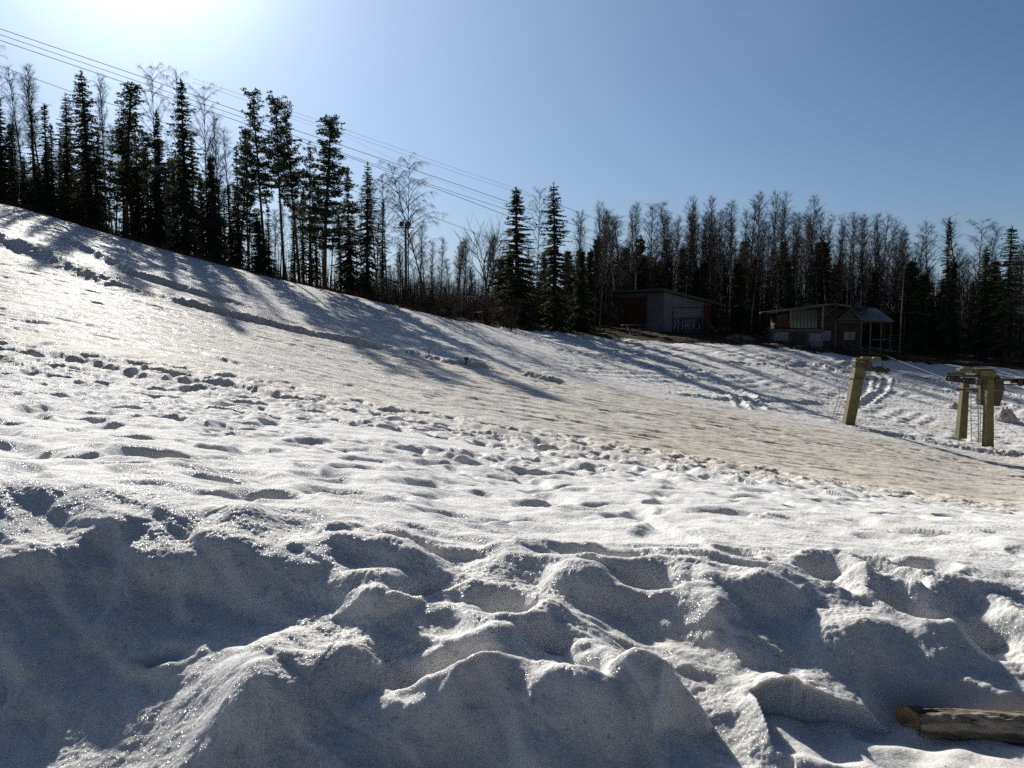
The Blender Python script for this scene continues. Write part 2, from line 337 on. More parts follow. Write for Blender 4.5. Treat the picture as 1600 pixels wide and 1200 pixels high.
def snow_material():
    m = bpy.data.materials.new('coarse_spring_snow'); m.use_nodes = True; t = m.node_tree; n = t.nodes; lk = t.links.new
    n.clear(); o = n.new('ShaderNodeOutputMaterial'); p = n.new('ShaderNodeBsdfPrincipled')
    tc = n.new('ShaderNodeTexCoord'); at_ = n.new('ShaderNodeAttribute'); at_.attribute_name = 'dirt'
    def noise(sc, det=4, rough=.5, vec=None):
        k = n.new('ShaderNodeTexNoise'); k.inputs['Scale'].default_value = sc; k.inputs['Detail'].default_value = det; k.inputs['Roughness'].default_value = rough
        lk(vec or tc.outputs['Object'], k.inputs['Vector']); return k.outputs[0]
    def mth(op, a, b=0.0, c=False):
        k = n.new('ShaderNodeMath'); k.operation = op; k.use_clamp = c
        for i, v in enumerate((a, b)):
            if isinstance(v, (int, float)): k.inputs[i].default_value = v
            else: lk(v, k.inputs[i])
        return k.outputs[0]
    def mix(f, a, b):
        k = n.new('ShaderNodeMix'); k.data_type = 'RGBA'
        if isinstance(f, (int, float)): k.inputs[0].default_value = f
        else: lk(f, k.inputs[0])
        for i, v in ((6, a), (7, b)):
            if isinstance(v, tuple): k.inputs[i].default_value = (*v, 1)
            else: lk(v, k.inputs[i])
        return k.outputs[2]
    mp = n.new('ShaderNodeMapping'); mp.inputs['Scale'].default_value = (.35, 1.6, 1); mp.inputs['Rotation'].default_value = (0, 0, .2)
    lk(tc.outputs['Object'], mp.inputs[0])
    dirt = mth('MULTIPLY', at_.outputs['Fac'], mth('ADD', mth('MULTIPLY', noise(1.2, 6, .65, mp.outputs[0]), 1.3), .35), True)
    white = mix(noise(3.0, 5, .6), (.80, .783, .748), (.70, .69, .67))
    c = mix(dirt, white, (.60, .515, .385))
    spk = mth('MULTIPLY', mth('GREATER_THAN', noise(38, 2), .69), .35)     # grit and needles lying on the crust
    c = mix(spk, c, (.22, .17, .12))
    lk(c, p.inputs['Base Color']); p.inputs['Roughness'].default_value = .7; p.inputs['Specular IOR Level'].default_value = .02
    p.inputs['IOR'].default_value = 1.31
    p.inputs['Subsurface Weight'].default_value = 1.0; p.inputs['Subsurface Radius'].default_value = (1.0, .93, .86); p.inputs['Subsurface Scale'].default_value = .018
    b1 = n.new('ShaderNodeBump'); b1.inputs['Strength'].default_value = .8; b1.inputs['Distance'].default_value = .0055
    lk(mth('ADD', noise(75, 3, .7), mth('MULTIPLY', noise(14, 4, .6), 2.0)), b1.inputs['Height']); lk(b1.outputs[0], p.inputs['Normal'])
    # grains: every crystal mirrors its own way
    vo = n.new('ShaderNodeTexVoronoi'); vo.inputs['Scale'].default_value = 260; lk(tc.outputs['Object'], vo.inputs['Vector'])
    sb = n.new('ShaderNodeVectorMath'); sb.operation = 'SUBTRACT'; sb.inputs[1].default_value = (.5, .5, .5); lk(vo.outputs['Color'], sb.inputs[0])
    sc = n.new('ShaderNodeVectorMath'); sc.operation = 'SCALE'; sc.inputs['Scale'].default_value = 1.5; lk(sb.outputs[0], sc.inputs[0])
    ad = n.new('ShaderNodeVectorMath'); ad.operation = 'ADD'; lk(sc.outputs[0], ad.inputs[0]); lk(b1.outputs[0], ad.inputs[1])
    nr = n.new('ShaderNodeVectorMath'); nr.operation = 'NORMALIZE'; lk(ad.outputs[0], nr.inputs[0])
    g = n.new('ShaderNodeBsdfGlossy'); g.inputs['Roughness'].default_value = .22; g.inputs['Color'].default_value = (.9, .92, .95, 1); lk(nr.outputs[0], g.inputs['Normal'])
    tr = n.new('ShaderNodeBsdfTranslucent'); tr.inputs['Color'].default_value = (.72, .80, .88, 1)
    m1 = n.new('ShaderNodeMixShader'); m1.inputs[0].default_value = .025; lk(p.outputs[0], m1.inputs[1]); lk(g.outputs[0], m1.inputs[2])
    lk(m1.outputs[0], o.inputs[0])
    return m
def floor_material():
    m = bpy.data.materials.new('forest_litter'); m.use_nodes = True; t = m.node_tree; n = t.nodes; lk = t.links.new; p = n['Principled BSDF']
    tc = n.new('ShaderNodeTexCoord'); ns = n.new('ShaderNodeTexNoise'); ns.inputs['Scale'].default_value = .8; ns.inputs['Detail'].default_value = 8
    lk(tc.outputs['Object'], ns.inputs['Vector']); r = n.new('ShaderNodeValToRGB'); e = r.color_ramp.elements
    e[0].position = .3; e[0].color = (.03, .024, .016, 1); e[1].position = .6; e[1].color = (.10, .075, .042, 1)
    x = r.color_ramp.elements.new(.72); x.color = (.12, .10, .055, 1)
    lk(ns.outputs[0], r.inputs[0]); lk(r.outputs[0], p.inputs['Base Color']); p.inputs['Roughness'].default_value = .95; p.inputs['Specular IOR Level'].default_value = .1
    b = n.new('ShaderNodeBump'); b.inputs['Distance'].default_value = .2; nb = n.new('ShaderNodeTexNoise'); nb.inputs['Scale'].default_value = 5; nb.inputs['Detail'].default_value = 6
    lk(tc.outputs['Object'], nb.inputs['Vector']); lk(nb.outputs[0], b.inputs['Height']); lk(b.outputs[0], p.inputs['Normal'])
    return m
# ------------------------------------------------------------------ mesh helpers
def mesh_np(name, V, Fq, m=None, smooth=False):
    """V (n,3) float, Fq (k,3 or 4) int"""
    me = bpy.data.meshes.new(name); V = np.asarray(V, np.float32); Fq = np.asarray(Fq, np.int32); k = Fq.shape[1]
    me.vertices.add(len(V)); me.vertices.foreach_set('co', V.ravel())
    me.loops.add(Fq.size); me.loops.foreach_set('vertex_index', Fq.ravel())
    me.polygons.add(len(Fq)); me.polygons.foreach_set('loop_start', np.arange(0, Fq.size, k, dtype=np.int32))
    me.polygons.foreach_set('loop_total', np.full(len(Fq), k, np.int32))
    if smooth: me.polygons.foreach_set('use_smooth', np.ones(len(Fq), bool))
    me.update(calc_edges=True)
    if m: me.materials.append(m)
    return me
def link(name, me, parent=None):
    o = bpy.data.objects.new(name, me); COL.objects.link(o)
    if parent: o.parent = parent
    return o
def tag(o, label=None, cat=None, group=None, kind=None):
    if label: o['label'] = label
    if cat: o['category'] = cat
    if group: o['group'] = group
    if kind: o['kind'] = kind
    return o
def empty(name, loc=(0,0,0), rz=0, label=None, cat=None, group=None):
    o = bpy.data.objects.new(name, None); COL.objects.link(o); o.location = loc; o.rotation_euler = (0, 0, rz); o.empty_display_size = .2
    return tag(o, label, cat, group)
class MB:
    def __init__(s): s.v = []; s.f = []
    def box(s, c, d, rot=None, taper=1.0):
        """centre, full size, optional Matrix, top scale"""
        k = len(s.v)
        for z in (-.5, .5):
            q = taper if z > 0 else 1
            for x, y in ((-.5,-.5),(.5,-.5),(.5,.5),(-.5,.5)):
                p = Vector((x*d[0]*q, y*d[1]*q, z*d[2]))
                if rot: p = rot @ p
                s.v.append(tuple(p+Vector(c)))
        for f in ((0,3,2,1),(4,5,6,7),(0,1,5,4),(1,2,6,5),(2,3,7,6),(3,0,4,7)): s.f.append([k+i for i in f])
        return s
    def bar(s, a, b, w, h=None, up=(0,0,1)):
        a = Vector(a); b = Vector(b); z = (b-a); l = z.length; z.normalize(); x = Vector(up).cross(z)
        if x.length < 1e-4: x = Vector((1, 0, 0))
        x.normalize(); y = z.cross(x); m = Matrix((x, y, z)).transposed()
        return s.box((a+b)/2, (w, h or w, l), m)
    def tube(s, pts, rad, n=8, cap=True):
        pts = [Vector(p) for p in pts]; k0 = len(s.v)
        if not hasattr(rad, '__len__'): rad = [rad]*len(pts)
        ref = Vector((.31, .95, .05))
        for i, p in enumerate(pts):
            d = (pts[min(i+1, len(pts)-1)]-pts[max(i-1, 0)]).normalized(); r_ = ref if abs(d.dot(ref)) < .9 else Vector((1, 0, .2))
            x = d.cross(r_).normalized(); y = d.cross(x)
            for j in range(n):
                a = 2*math.pi*j/n; s.v.append(tuple(p+(x*math.cos(a)+y*math.sin(a))*rad[i]))
        for i in range(len(pts)-1):
            for j in range(n):
                a = k0+i*n+j; b = k0+i*n+(j+1) % n; s.f.append([a, b, b+n, a+n])
        if cap and n > 3:
            s.f.append([k0+j for j in range(n)][::-1]); s.f.append([k0+(len(pts)-1)*n+j for j in range(n)])
        return s
    def prism(s, prof, a, b, axis='y'):
        """extrude a profile (list of 2d) between a and b along an axis; profile in the other two"""
        k = len(s.v); n = len(prof)
        for t in (a, b):
            for p, q in prof:
                s.v.append({'y': (p, t, q), 'x': (t, p, q), 'z': (p, q, t)}[axis])
        s.f.append([k+i for i in range(n)]); s.f.append([k+n+i for i in range(n)][::-1])
        for i in range(n):
            j = (i+1) % n; s.f.append([k+i, k+n+i, k+n+j, k+j])
        return s
    def mesh(s, name, m, smooth=False, bevel=0):
        me = bpy.data.meshes.new(name); me.from_pydata([tuple(v) for v in s.v], [], s.f)
        if smooth: me.polygons.foreach_set('use_smooth', [True]*len(me.polygons))
        import bmesh
        bm = bmesh.new(); bm.from_mesh(me); bmesh.ops.recalc_face_normals(bm, faces=bm.faces)
        if bevel: bmesh.ops.bevel(bm, geom=list(bm.edges), offset=bevel, segments=1, affect='EDGES', clamp_overlap=True)
        bm.to_mesh(me); bm.free()
        me.materials.append(m); me.update(); return me
    def build(s, name, m, parent=None, smooth=False, bevel=0):
        return link(name, s.mesh(name, m, smooth, bevel), parent)
# ------------------------------------------------------------------ ground
def spaced(*seg):
    o = []
    for a, b, n in seg: o.append(np.linspace(a, b, n, endpoint=False))
    return np.concatenate(o+[[seg[-1][1]]])
def build_ground():
    ts = spaced((-4, -1.2, 24), (-1.2, -.68, 90), (-.68, .68, 1020), (.68, 1.2, 90), (1.2, 4, 24))
    ly = math.log
    ys = np.concatenate([np.linspace(-2.5, 1.5, 30, endpoint=False),
        np.exp(spaced((ly(1.5), ly(2.15), 50), (ly(2.15), ly(4.3), 400), (ly(4.3), ly(26), 440), (ly(26), ly(92), 330), (ly(92), ly(220), 50), (ly(220), ly(1500), 30)))])
    T, Yg = np.meshgrid(ts, ys); X = T*(Yg*.97+3.0*np.clip((6-Yg)/6, 0, 1)**2+.6)
    # keep the fan tight near the camera
    X = T*np.where(Yg > 6, Yg, np.sqrt(np.maximum(Yg, .1)**2+ (1.8*np.clip((6-Yg)/6, 0, 1))**2))
    sh = X.shape; x = X.ravel(); y = Yg.ravel()
    z = base_z(x, y)+relief(x, y)
    V = np.stack([x, y, z], 1)
    i = np.arange(sh[0]-1)[:, None]*sh[1]+np.arange(sh[1]-1)[None, :]
    Q = np.stack([i, i+1, i+1+sh[1], i+sh[1]], -1).reshape(-1, 4)
    # dirt
    t = x/np.maximum(y, 1.8); u = t*F+800
    band = sst(12, 23, y+3*fbm(x*.2, y*.2, 3, 125))*(1-sst(40, 50, y+6*fbm(x*.08, y*.08, 3, 120)))
    d = band*(.40+.26*sst(650, 1150, u)*(1-sst(1500, 1700, u)*.3))
    d += .30*sst(14, 19, y)*(1-sst(24, 27, y))*sst(900, 1300, u)*sst(-.1, .3, fbm(x*.5, y*.5, 3, 121))
    d += .5*np.exp(-(((u-1480)/60)**2+((y-P(1480, 672)[1])/2.2)**2))
    e = edge_y(x, y)-y
    d += .35*(1-sst(0, 6, e))*sst(-.1, .5, fbm(x*.6, y*.6, 3, 123))
    d += .12*(1-sst(3, 5, y))*sst(.1, .5, fbm(x*1.3, y*1.3, 3, 122))
    d = np.clip(d*(1+.55*fbm(x*.25, y*.6, 4, 126))+.05*fbm(x*.3, y*.5, 3, 124), 0, 1)
    bare = (y+1.8*fbm(x*.35, y*.35, 4, 130)+.8*fbm(x*1.5, y*1.5, 2, 131)) > edge_y(x, y)
    pat = (fbm(x*.12, y*.2, 4, 133) > .36) & (u > 1100) & (y < 125)      # snow left lying in the wood's edge
    fm = (bare & ~pat)[Q[:, 0]]
    for name, sel, m, kd, lab, ct in (('snow_slope', ~fm, snow_material(), 'structure', 'wide slope of old granular spring snow', 'snow slope'),
                          ('forest_floor', fm, floor_material(), 'structure', 'bare brown forest floor beyond the snow edge', 'ground')):
        q = Q[sel]; used = np.zeros(len(V), bool); used[q.ravel()] = True; idx = np.cumsum(used)-1
        me = mesh_np(name, V[used], idx[q], m, True)
        a = me.attributes.new('dirt', 'FLOAT', 'POINT'); a.data.foreach_set('value', d[used].astype(np.float32))
        tag(link(name, me), lab, ct, None, kd)
build_ground()
#SECTION2
# ------------------------------------------------------------------ trees
M_BARK = mat('spruce_bark', (.075, .055, .042), .95, var=.5, vscale=3, bump=.03, bscale=12, stretch=(1,1,.3), spec=.1)
M_PINEB = mat('pine_bark', (.13, .075, .045), .95, var=.5, vscale=2, bump=.03, bscale=9, stretch=(1,1,.4), spec=.1)
M_BIRCHB = mat('birch_bark', (.34, .32, .30), .9, dark=(.05, .045, .04), vscale=2.2, bump=.01, bscale=14, stretch=(1,1,.5), spec=.15)
M_ASPENB = mat('grey_bark', (.15, .13, .11), .9, dark=(.05, .042, .035), vscale=2.6, bump=.01, bscale=14, stretch=(1,1,.4), spec=.1)
M_TWIG = mat('bare_twigs', (.052, .043, .039), .9, var=.4, vscale=.6, spec=.1)
M_SPRUCE = mat('spruce_needles', (.045, .062, .034), .85, var=.5, vscale=.7, spec=.15)
M_PINE = mat('pine_needles', (.052, .072, .038), .85, var=.5, vscale=.8, spec=.15)
for m_ in (M_SPRUCE, M_PINE):      # needles let some of the low sun through
    nn = m_.node_tree; pb = nn.nodes['Principled BSDF']; tl = nn.nodes.new('ShaderNodeBsdfTranslucent'); tl.inputs['Color'].default_value = (.075, .075, .032, 1)
    mx = nn.nodes.new('ShaderNodeMixShader'); mx.inputs[0].default_value = .25; ou = [n for n in nn.nodes if n.type == 'OUTPUT_MATERIAL'][0]
    nn.links.new(pb.outputs[0], mx.inputs[1]); nn.links.new(tl.outputs[0], mx.inputs[2]); nn.links.new(mx.outputs[0], ou.inputs[0])
M_DRY = mat('dry_stems', (.12, .085, .055), .95, var=.5, vscale=1.0, spec=.05)
def unit(a):
    n = math.sqrt(a[0]*a[0]+a[1]*a[1]+a[2]*a[2]) or 1; return (a[0]/n, a[1]/n, a[2]/n)
def perp(d):
    r = (0, 0, 1) if abs(d[2]) < .9 else (1, 0, 0)
    x = unit((d[1]*r[2]-d[2]*r[1], d[2]*r[0]-d[0]*r[2], d[0]*r[1]-d[1]*r[0])); return x, (d[1]*x[2]-d[2]*x[1], d[2]*x[0]-d[0]*x[2], d[0]*x[1]-d[1]*x[0])
class TB:
    """triangle soup"""
    def __init__(s): s.v = []; s.f = []
    def tri(s, a, b, c):
        k = len(s.v); s.v += [a, b, c]; s.f.append((k, k+1, k+2))
    def spike(s, a, d, l, r):
        """thin three-sided tapering twig"""
        x, y = perp(d); k = len(s.v)
        for c_, s_ in ((1, 0), (-.5, .87), (-.5, -.87)):
            s.v.append((a[0]+(x[0]*c_+y[0]*s_)*r, a[1]+(x[1]*c_+y[1]*s_)*r, a[2]+(x[2]*c_+y[2]*s_)*r))
        s.v.append((a[0]+d[0]*l, a[1]+d[1]*l, a[2]+d[2]*l))
        s.f += [(k, k+1, k+3), (k+1, k+2, k+3), (k+2, k, k+3)]
    def limb(s, pts, rad, n=3):
        k0 = len(s.v)
        for i, p in enumerate(pts):
            a = pts[max(i-1, 0)]; b = pts[min(i+1, len(pts)-1)]; x, y = perp(unit((b[0]-a[0], b[1]-a[1], b[2]-a[2])))
            for j in range(n):
                t = 2*math.pi*j/n; c_, s_ = math.cos(t)*rad[i], math.sin(t)*rad[i]
                s.v.append((p[0]+x[0]*c_+y[0]*s_, p[1]+x[1]*c_+y[1]*s_, p[2]+x[2]*c_+y[2]*s_))
        for i in range(len(pts)-1):
            for j in range(n):
                a = k0+i*n+j; b = k0+i*n+(j+1) % n; s.f += [(a, b, b+n), (a, b+n, a+n)]
    def leaf(s, a, d, l, w, up):
        """a flat tapering spray"""
        x = unit((d[1]*up[2]-d[2]*up[1], d[2]*up[0]-d[0]*up[2], d[0]*up[1]-d[1]*up[0])); m = (a[0]+d[0]*l*.4, a[1]+d[1]*l*.4, a[2]+d[2]*l*.4); e = (a[0]+d[0]*l, a[1]+d[1]*l, a[2]+d[2]*l); k = len(s.v)
        s.v += [a, (m[0]+x[0]*w, m[1]+x[1]*w, m[2]+x[2]*w), e, (m[0]-x[0]*w, m[1]-x[1]*w, m[2]-x[2]*w)]; s.f += [(k, k+1, k+2), (k, k+2, k+3)]
    def mesh(s, name, m): return mesh_np(name, s.v, s.f, m)
def trunk_pts(rng, h, wob, n=10, lean=0):
    px = py = 0; o = []; vx = rng.uniform(-1, 1)*wob; vy = rng.uniform(-1, 1)*wob
    for i in range(n+1):
        o.append((px+lean*h*(i/n)**1.4, py, h*i/n-(.5 if i == 0 else 0))); vx += rng.uniform(-1, 1)*wob*.6; vy += rng.uniform(-1, 1)*wob*.6; px += vx; py += vy
    return o
def trunk_at(pts, z):
    for i in range(len(pts)-1):
        if pts[i+1][2] >= z or i == len(pts)-2:
            a, b = pts[i], pts[i+1]; t = (z-a[2])/(b[2]-a[2]); return (a[0]+(b[0]-a[0])*t, a[1]+(b[1]-a[1])*t, z)
def trunk_mesh(name, pts, r0, r1, m, n=8):
    t = TB(); k = len(pts)-1; t.limb(pts, [r0*1.25 if i == 0 else r0+(r1-r0)*(i/k)**.9 for i in range(k+1)], n)
    me = t.mesh(name, m); me.polygons.foreach_set('use_smooth', [True]*len(me.polygons)); return me
def gen_spruce(seed, H=18.0, Rm=2.2, z0=.06, dens=1.0, slim=.85):
    g = random.Random(seed); tp = trunk_pts(g, H, .02); t = TB(); z = H*z0
    while z < H-.25:
        f = z/H; rr = Rm*(1-f)**slim*(.75+.35*min(1, f*5)); nb = max(3, int((5+2*g.random())*dens)); a0 = g.random()*6.3
        for b in range(nb):
            if g.random() < .16: continue
            a = a0+6.283*b/nb+g.uniform(-.35, .35); l = rr*g.uniform(.5, 1.1)*(1+.28*math.sin(3*a+z*1.7+seed))*(1+.18*math.sin(z*2.9+seed*2))+.14; p = trunk_at(tp, z+g.uniform(-.12, .12))
            el = .5-1.05*(1-f)**.7+g.uniform(-.2, .2); pts = [p]; ns = 5; q = p
            for i in range(ns):
                e = el-.25*math.sin(i/ns*3.1)+.5*max(0, i/ns-.55)
                d = (math.cos(a)*math.cos(e), math.sin(a)*math.cos(e), math.sin(e)); q = (q[0]+d[0]*l/ns, q[1]+d[1]*l/ns, q[2]+d[2]*l/ns); pts.append(q)
            t.limb(pts, [.03*(1-i/(ns+.5))*(.4+.6*(1-f)) for i in range(ns+1)])
            n = max(4, int(l/.105*dens)); 
            for i in range(n):
                s_ = (i+.5)/n*ns; k = min(int(s_), ns-1); w = s_-k; c = tuple(pts[k][j]+(pts[k+1][j]-pts[k][j])*w for j in range(3))
                d = unit(tuple(pts[k+1][j]-pts[k][j] for j in range(3))); fl = (1-.7*s_/ns)
                for sd in (-1, 1):
                    sp = .55+.3*g.random(); x = (-math.sin(a)*sd, math.cos(a)*sd, 0); dd = unit((d[0]*(1-sp)+x[0]*sp, d[1]*(1-sp)+x[1]*sp, d[2]*.6-g.uniform(.2, 1.1)))
                    t.leaf(c, dd, (.20+.36*l*.45*fl)*g.uniform(.7, 1.3), .055+.03*g.random(), (0, 0, 1) if g.random() < .5 else (math.cos(a), math.sin(a), .3))
            t.leaf(pts[-2], d, l/ns+.22, .05, (0, 0, 1))
        z += H*.0165*g.uniform(.6, 1.5)*(1 if f < .8 else .8)
    top = tp[-1]
    for i in range(10):
        a = g.random()*6.3; t.leaf((top[0], top[1], top[2]-.05*i), unit((math.cos(a)*.5, math.sin(a)*.5, .8)), .3, .03, (0, 1, 0))
    t.leaf((top[0], top[1], H-.3), (0, 0, 1), .7, .03, (0, 1, 0))
    return trunk_mesh('trunk', tp, H*.0105, .02, M_BARK), t.mesh('crown', M_SPRUCE), H, Rm
def gen_pine(seed, H=18.0, Rm=2.2, z0=.42, nb=44, full=1.0):
    g = random.Random(seed); tp = trunk_pts(g, H, .06); t = TB()
    for b in range(nb):
        f = z0+(1-z0)*((b+g.random()*.9)/nb); f = min(f, .985); p = trunk_at(tp, H*f); u = (f-z0)/(1-z0)
        l = Rm*(math.sin(min(1, u*1.15+.22)*math.pi*.93)**.7 if u < .93 else .35)*g.uniform(.55, 1.15)+.25; a = b*2.4+g.uniform(-.5, .5); el = -.15+.75*u+g.uniform(-.2, .25)
        q = p; pts = [p]
        for i in range(4):
            e = el+.14*i+g.uniform(-.12, .12); a2 = a+g.uniform(-.2, .2); q = (q[0]+math.cos(a2)*math.cos(e)*l/4, q[1]+math.sin(a2)*math.cos(e)*l/4, q[2]+math.sin(e)*l/4); pts.append(q)
        t.limb(pts, [.055, .042, .03, .02, .01]); full_ = full*1.25
        for c in range(max(4, int(l*5.5*full_))):
            s_ = g.uniform(.9, 4); k = min(int(s_), 3); w = s_-k; o = [pts[k][j]+(pts[k+1][j]-pts[k][j])*w for j in range(3)]
            sp = .22+.42*l/Rm*.8; cc = (o[0]+g.uniform(-sp, sp), o[1]+g.uniform(-sp, sp), o[2]+g.uniform(-.1, .34))
            t.spike(tuple(o), unit((cc[0]-o[0]+1e-3, cc[1]-o[1], cc[2]-o[2])), math.dist(o, cc), .012)
            cr = g.uniform(.20, .36)
            for i in range(24):
                d = unit((g.gauss(0, 1), g.gauss(0, 1), g.gauss(.25, .7))); r = cr*g.uniform(.1, .7)
                t.leaf((cc[0]+d[0]*r, cc[1]+d[1]*r, cc[2]+d[2]*r*.6), unit((d[0], d[1], d[2]*.7+.3)), cr*g.uniform(.5, .95), .05, unit((g.gauss(0, 1), g.gauss(0, 1), g.gauss(0, 1))))
    for b in range(12):                                     # dead snags below the crown
        z = H*g.uniform(.12, z0); p = trunk_at(tp, z); a = g.random()*6.3; t.spike(p, unit((math.cos(a), math.sin(a), g.uniform(-.3, .2))), g.uniform(.4, 1.3), .022)
    return trunk_mesh('trunk', tp, H*.0098, .05, M_PINEB), t.mesh('crown', M_PINE), H, Rm
def gen_birch(seed, H=18.0, Rm=1.7, z0=.4, nb=46, droop=.06, bark=None, lean=0, wob=.045, tw=8, up=1.22):
    g = random.Random(seed); tp = trunk_pts(g, H, wob, 12, lean); t = TB()
    for b in range(nb):
        f = z0+(.985-z0)*((b+g.random())/nb); p = trunk_at(tp, H*f); u = (f-z0)/(1-z0)
        l = (Rm*(1.05 if droop < .1 else 1.35))*(math.sin((u*.82+.18)*math.pi*.97)**.75)*g.uniform(.55, 1.15)+.35; a = b*2.4+g.uniform(-.6, .6); el = up+g.uniform(-.22, .2)
        q = p; pts = [p]; ns = 5; seg = l*1.15/ns
        for i in range(ns):
            e = el-(-.015+droop*.24)*i*(1 if i < 4 else 1.5); a += g.uniform(-.12, .12); d = (math.cos(a)*math.cos(e), math.sin(a)*math.cos(e), math.sin(e)); q = (q[0]+d[0]*seg, q[1]+d[1]*seg, q[2]+d[2]*seg); pts.append(q)
        r0 = .012+.012*l; t.limb(pts, [r0*(1-.17*i) for i in range(ns+1)])
        for c in range(int(3+l*4.0)):
            s_ = g.uniform(.5, ns); k = min(int(s_), ns-1); w = s_-k; o = tuple(pts[k][j]+(pts[k+1][j]-pts[k][j])*w for j in range(3)); bd = unit(tuple(pts[k+1][j]-pts[k][j] for j in range(3)))
            d = unit((bd[0]+g.gauss(0, .5), bd[1]+g.gauss(0, .5), bd[2]+g.gauss(0, .3))); sl_ = g.uniform(.3, .85)*(.5+.4*l/Rm); m_ = (o[0]+d[0]*sl_*.5, o[1]+d[1]*sl_*.5, o[2]+d[2]*sl_*.5); d2 = unit((d[0], d[1], d[2]-droop*.8)); e_ = (m_[0]+d2[0]*sl_*.5, m_[1]+d2[1]*sl_*.5, m_[2]+d2[2]*sl_*.5)
            t.limb([o, m_, e_], [.011, .008, .005])
            for i in range(tw):
                w = g.uniform(.2, 1); st = tuple(o[j]+(e_[j]-o[j])*w for j in range(3)); dd = unit((d2[0]+g.gauss(0, .5), d2[1]+g.gauss(0, .5), d2[2]+g.gauss(0, .35)-droop*1.1)); t.spike(st, dd, g.uniform(.25, .75)*(1+droop*.6), .006)
    t.spike(tp[-1], (0, 0, 1), .5, .012)
    return trunk_mesh('trunk', tp, H*.0068, .012, bark or M_BIRCHB), t.mesh('crown', M_TWIG), H, Rm
def gen_alder(seed, H=10.0, Rm=2.6):
    g = random.Random(seed); t = TB(); tp = trunk_pts(g, H*.33, .04, 4)
    def grow(p, d, l, r, lv):
        pts = [p]; q = p
        for i in range(4):
            d = unit((d[0]+g.gauss(0, .10), d[1]+g.gauss(0, .10), d[2]+.06)); q = (q[0]+d[0]*l/4, q[1]+d[1]*l/4, q[2]+d[2]*l/4); pts.append(q)
        t.limb(pts, [r*(1-.16*i) for i in range(5)], 4 if lv < 2 else 3)
        if lv == 4:
            for i in range(3): t.spike(pts[g.randint(1, 4)], unit((d[0]+g.gauss(0, .5), d[1]+g.gauss(0, .5), d[2]+g.gauss(0, .3))), g.uniform(.25, .6), .006)
            return
        for i in range(4 if lv < 3 else 5):
            st = pts[g.randint(1 if lv else 2, 4)]; grow(st, unit((d[0]+g.gauss(0, .42), d[1]+g.gauss(0, .42), d[2]*.9)), l*g.uniform(.5, .8), r*.5, lv+1)
    for i in range(5):
        a = i*1.26+g.random(); grow(tp[-1-(i % 2)], unit((math.cos(a)*.42, math.sin(a)*.42, 1)), H*.36, .10, 1)
    return trunk_mesh('trunk', tp, .2, .14, M_ASPENB), t.mesh('crown', M_TWIG), H, Rm
def gen_shrub(seed, H=3.0, n=26, Rm=1.1):
    g = random.Random(seed); t = TB()
    for i in range(n):
        a = g.random()*6.3; r = g.random()*Rm*.5; d = unit((math.cos(a)*g.uniform(.05, .4), math.sin(a)*g.uniform(.05, .4), 1)); l = H*g.uniform(.5, 1); p = (math.cos(a)*r, math.sin(a)*r, -.1); pts = [p]
        for k in range(3):
            d = unit((d[0]+g.gauss(0, .09), d[1]+g.gauss(0, .09), d[2])); p = (p[0]+d[0]*l/3, p[1]+d[1]*l/3, p[2]+d[2]*l/3); pts.append(p)
        t.limb(pts, [.018, .014, .009, .004])
        for k in range(9):
            q = pts[g.randint(1, 3)]; t.spike(q, unit((d[0]+g.gauss(0, .45), d[1]+g.gauss(0, .45), d[2]+g.gauss(0, .2))), g.uniform(.25, .9)*H/3, .007)
    return None, t.mesh('stems', M_TWIG), H, Rm
LIB = {
 'spruce': [gen_spruce(1), gen_spruce(2, dens=.9, slim=.75), gen_spruce(3, dens=1.1, slim=.95), gen_spruce(4, dens=.8, slim=.7, z0=.14), gen_spruce(5, dens=.95, slim=1.05)],
 'thin_spruce': [gen_spruce(11, Rm=1.5, dens=.7, slim=.75), gen_spruce(12, Rm=1.4, dens=.75, z0=.2)],
 'young_spruce': [gen_spruce(21, H=8, Rm=1.5, z0=.03, slim=.8), gen_spruce(22, H=8, Rm=1.3, z0=.03, slim=.9)],
 'pine': [gen_pine(31), gen_pine(32, nb=36, z0=.5), gen_pine(33, nb=56, z0=.25, full=1.3), gen_pine(34, nb=34, z0=.36, full=.8)],
 'birch': [gen_birch(41), gen_birch(42, Rm=1.4, nb=30), gen_birch(43, Rm=1.9, z0=.45, bark=M_ASPENB), gen_birch(44, Rm=1.5, z0=.3, nb=38, bark=M_ASPENB), gen_birch(45, Rm=1.2, z0=.5, nb=26), gen_birch(46, Rm=1.6, z0=.36, nb=44, up=1.1), gen_birch(47, Rm=1.3, z0=.34, nb=46, bark=M_ASPENB), gen_birch(48, Rm=1.5, z0=.46, nb=38, lean=.015)],
 'open_birch': [gen_birch(51, Rm=2.6, z0=.28, nb=32, droop=.75, up=.95, tw=5), gen_birch(52, Rm=2.8, z0=.25, nb=30, droop=.7, lean=.05, up=.9, wob=.12), gen_birch(53, Rm=2.0, z0=.3, nb=30, droop=.4, up=.9)],
 'alder': [gen_alder(61)],
 'shrub': [gen_shrub(71), gen_shrub(72, n=34), gen_shrub(73, n=20, Rm=1.4)],
}
KIND = {'spruce': ('spruce_tree', 'spruce'), 'thin_spruce': ('spruce_tree', 'spruce'), 'young_spruce': ('young_spruce', 'spruce'), 'pine': ('pine_tree', 'pine'), 'birch': ('birch_tree', 'birch'), 'open_birch': ('birch_tree', 'birch'), 'alder': ('alder_tree', 'alder'), 'shrub': ('willow_shrub', 'shrub')}
TRNG = random.Random(5)
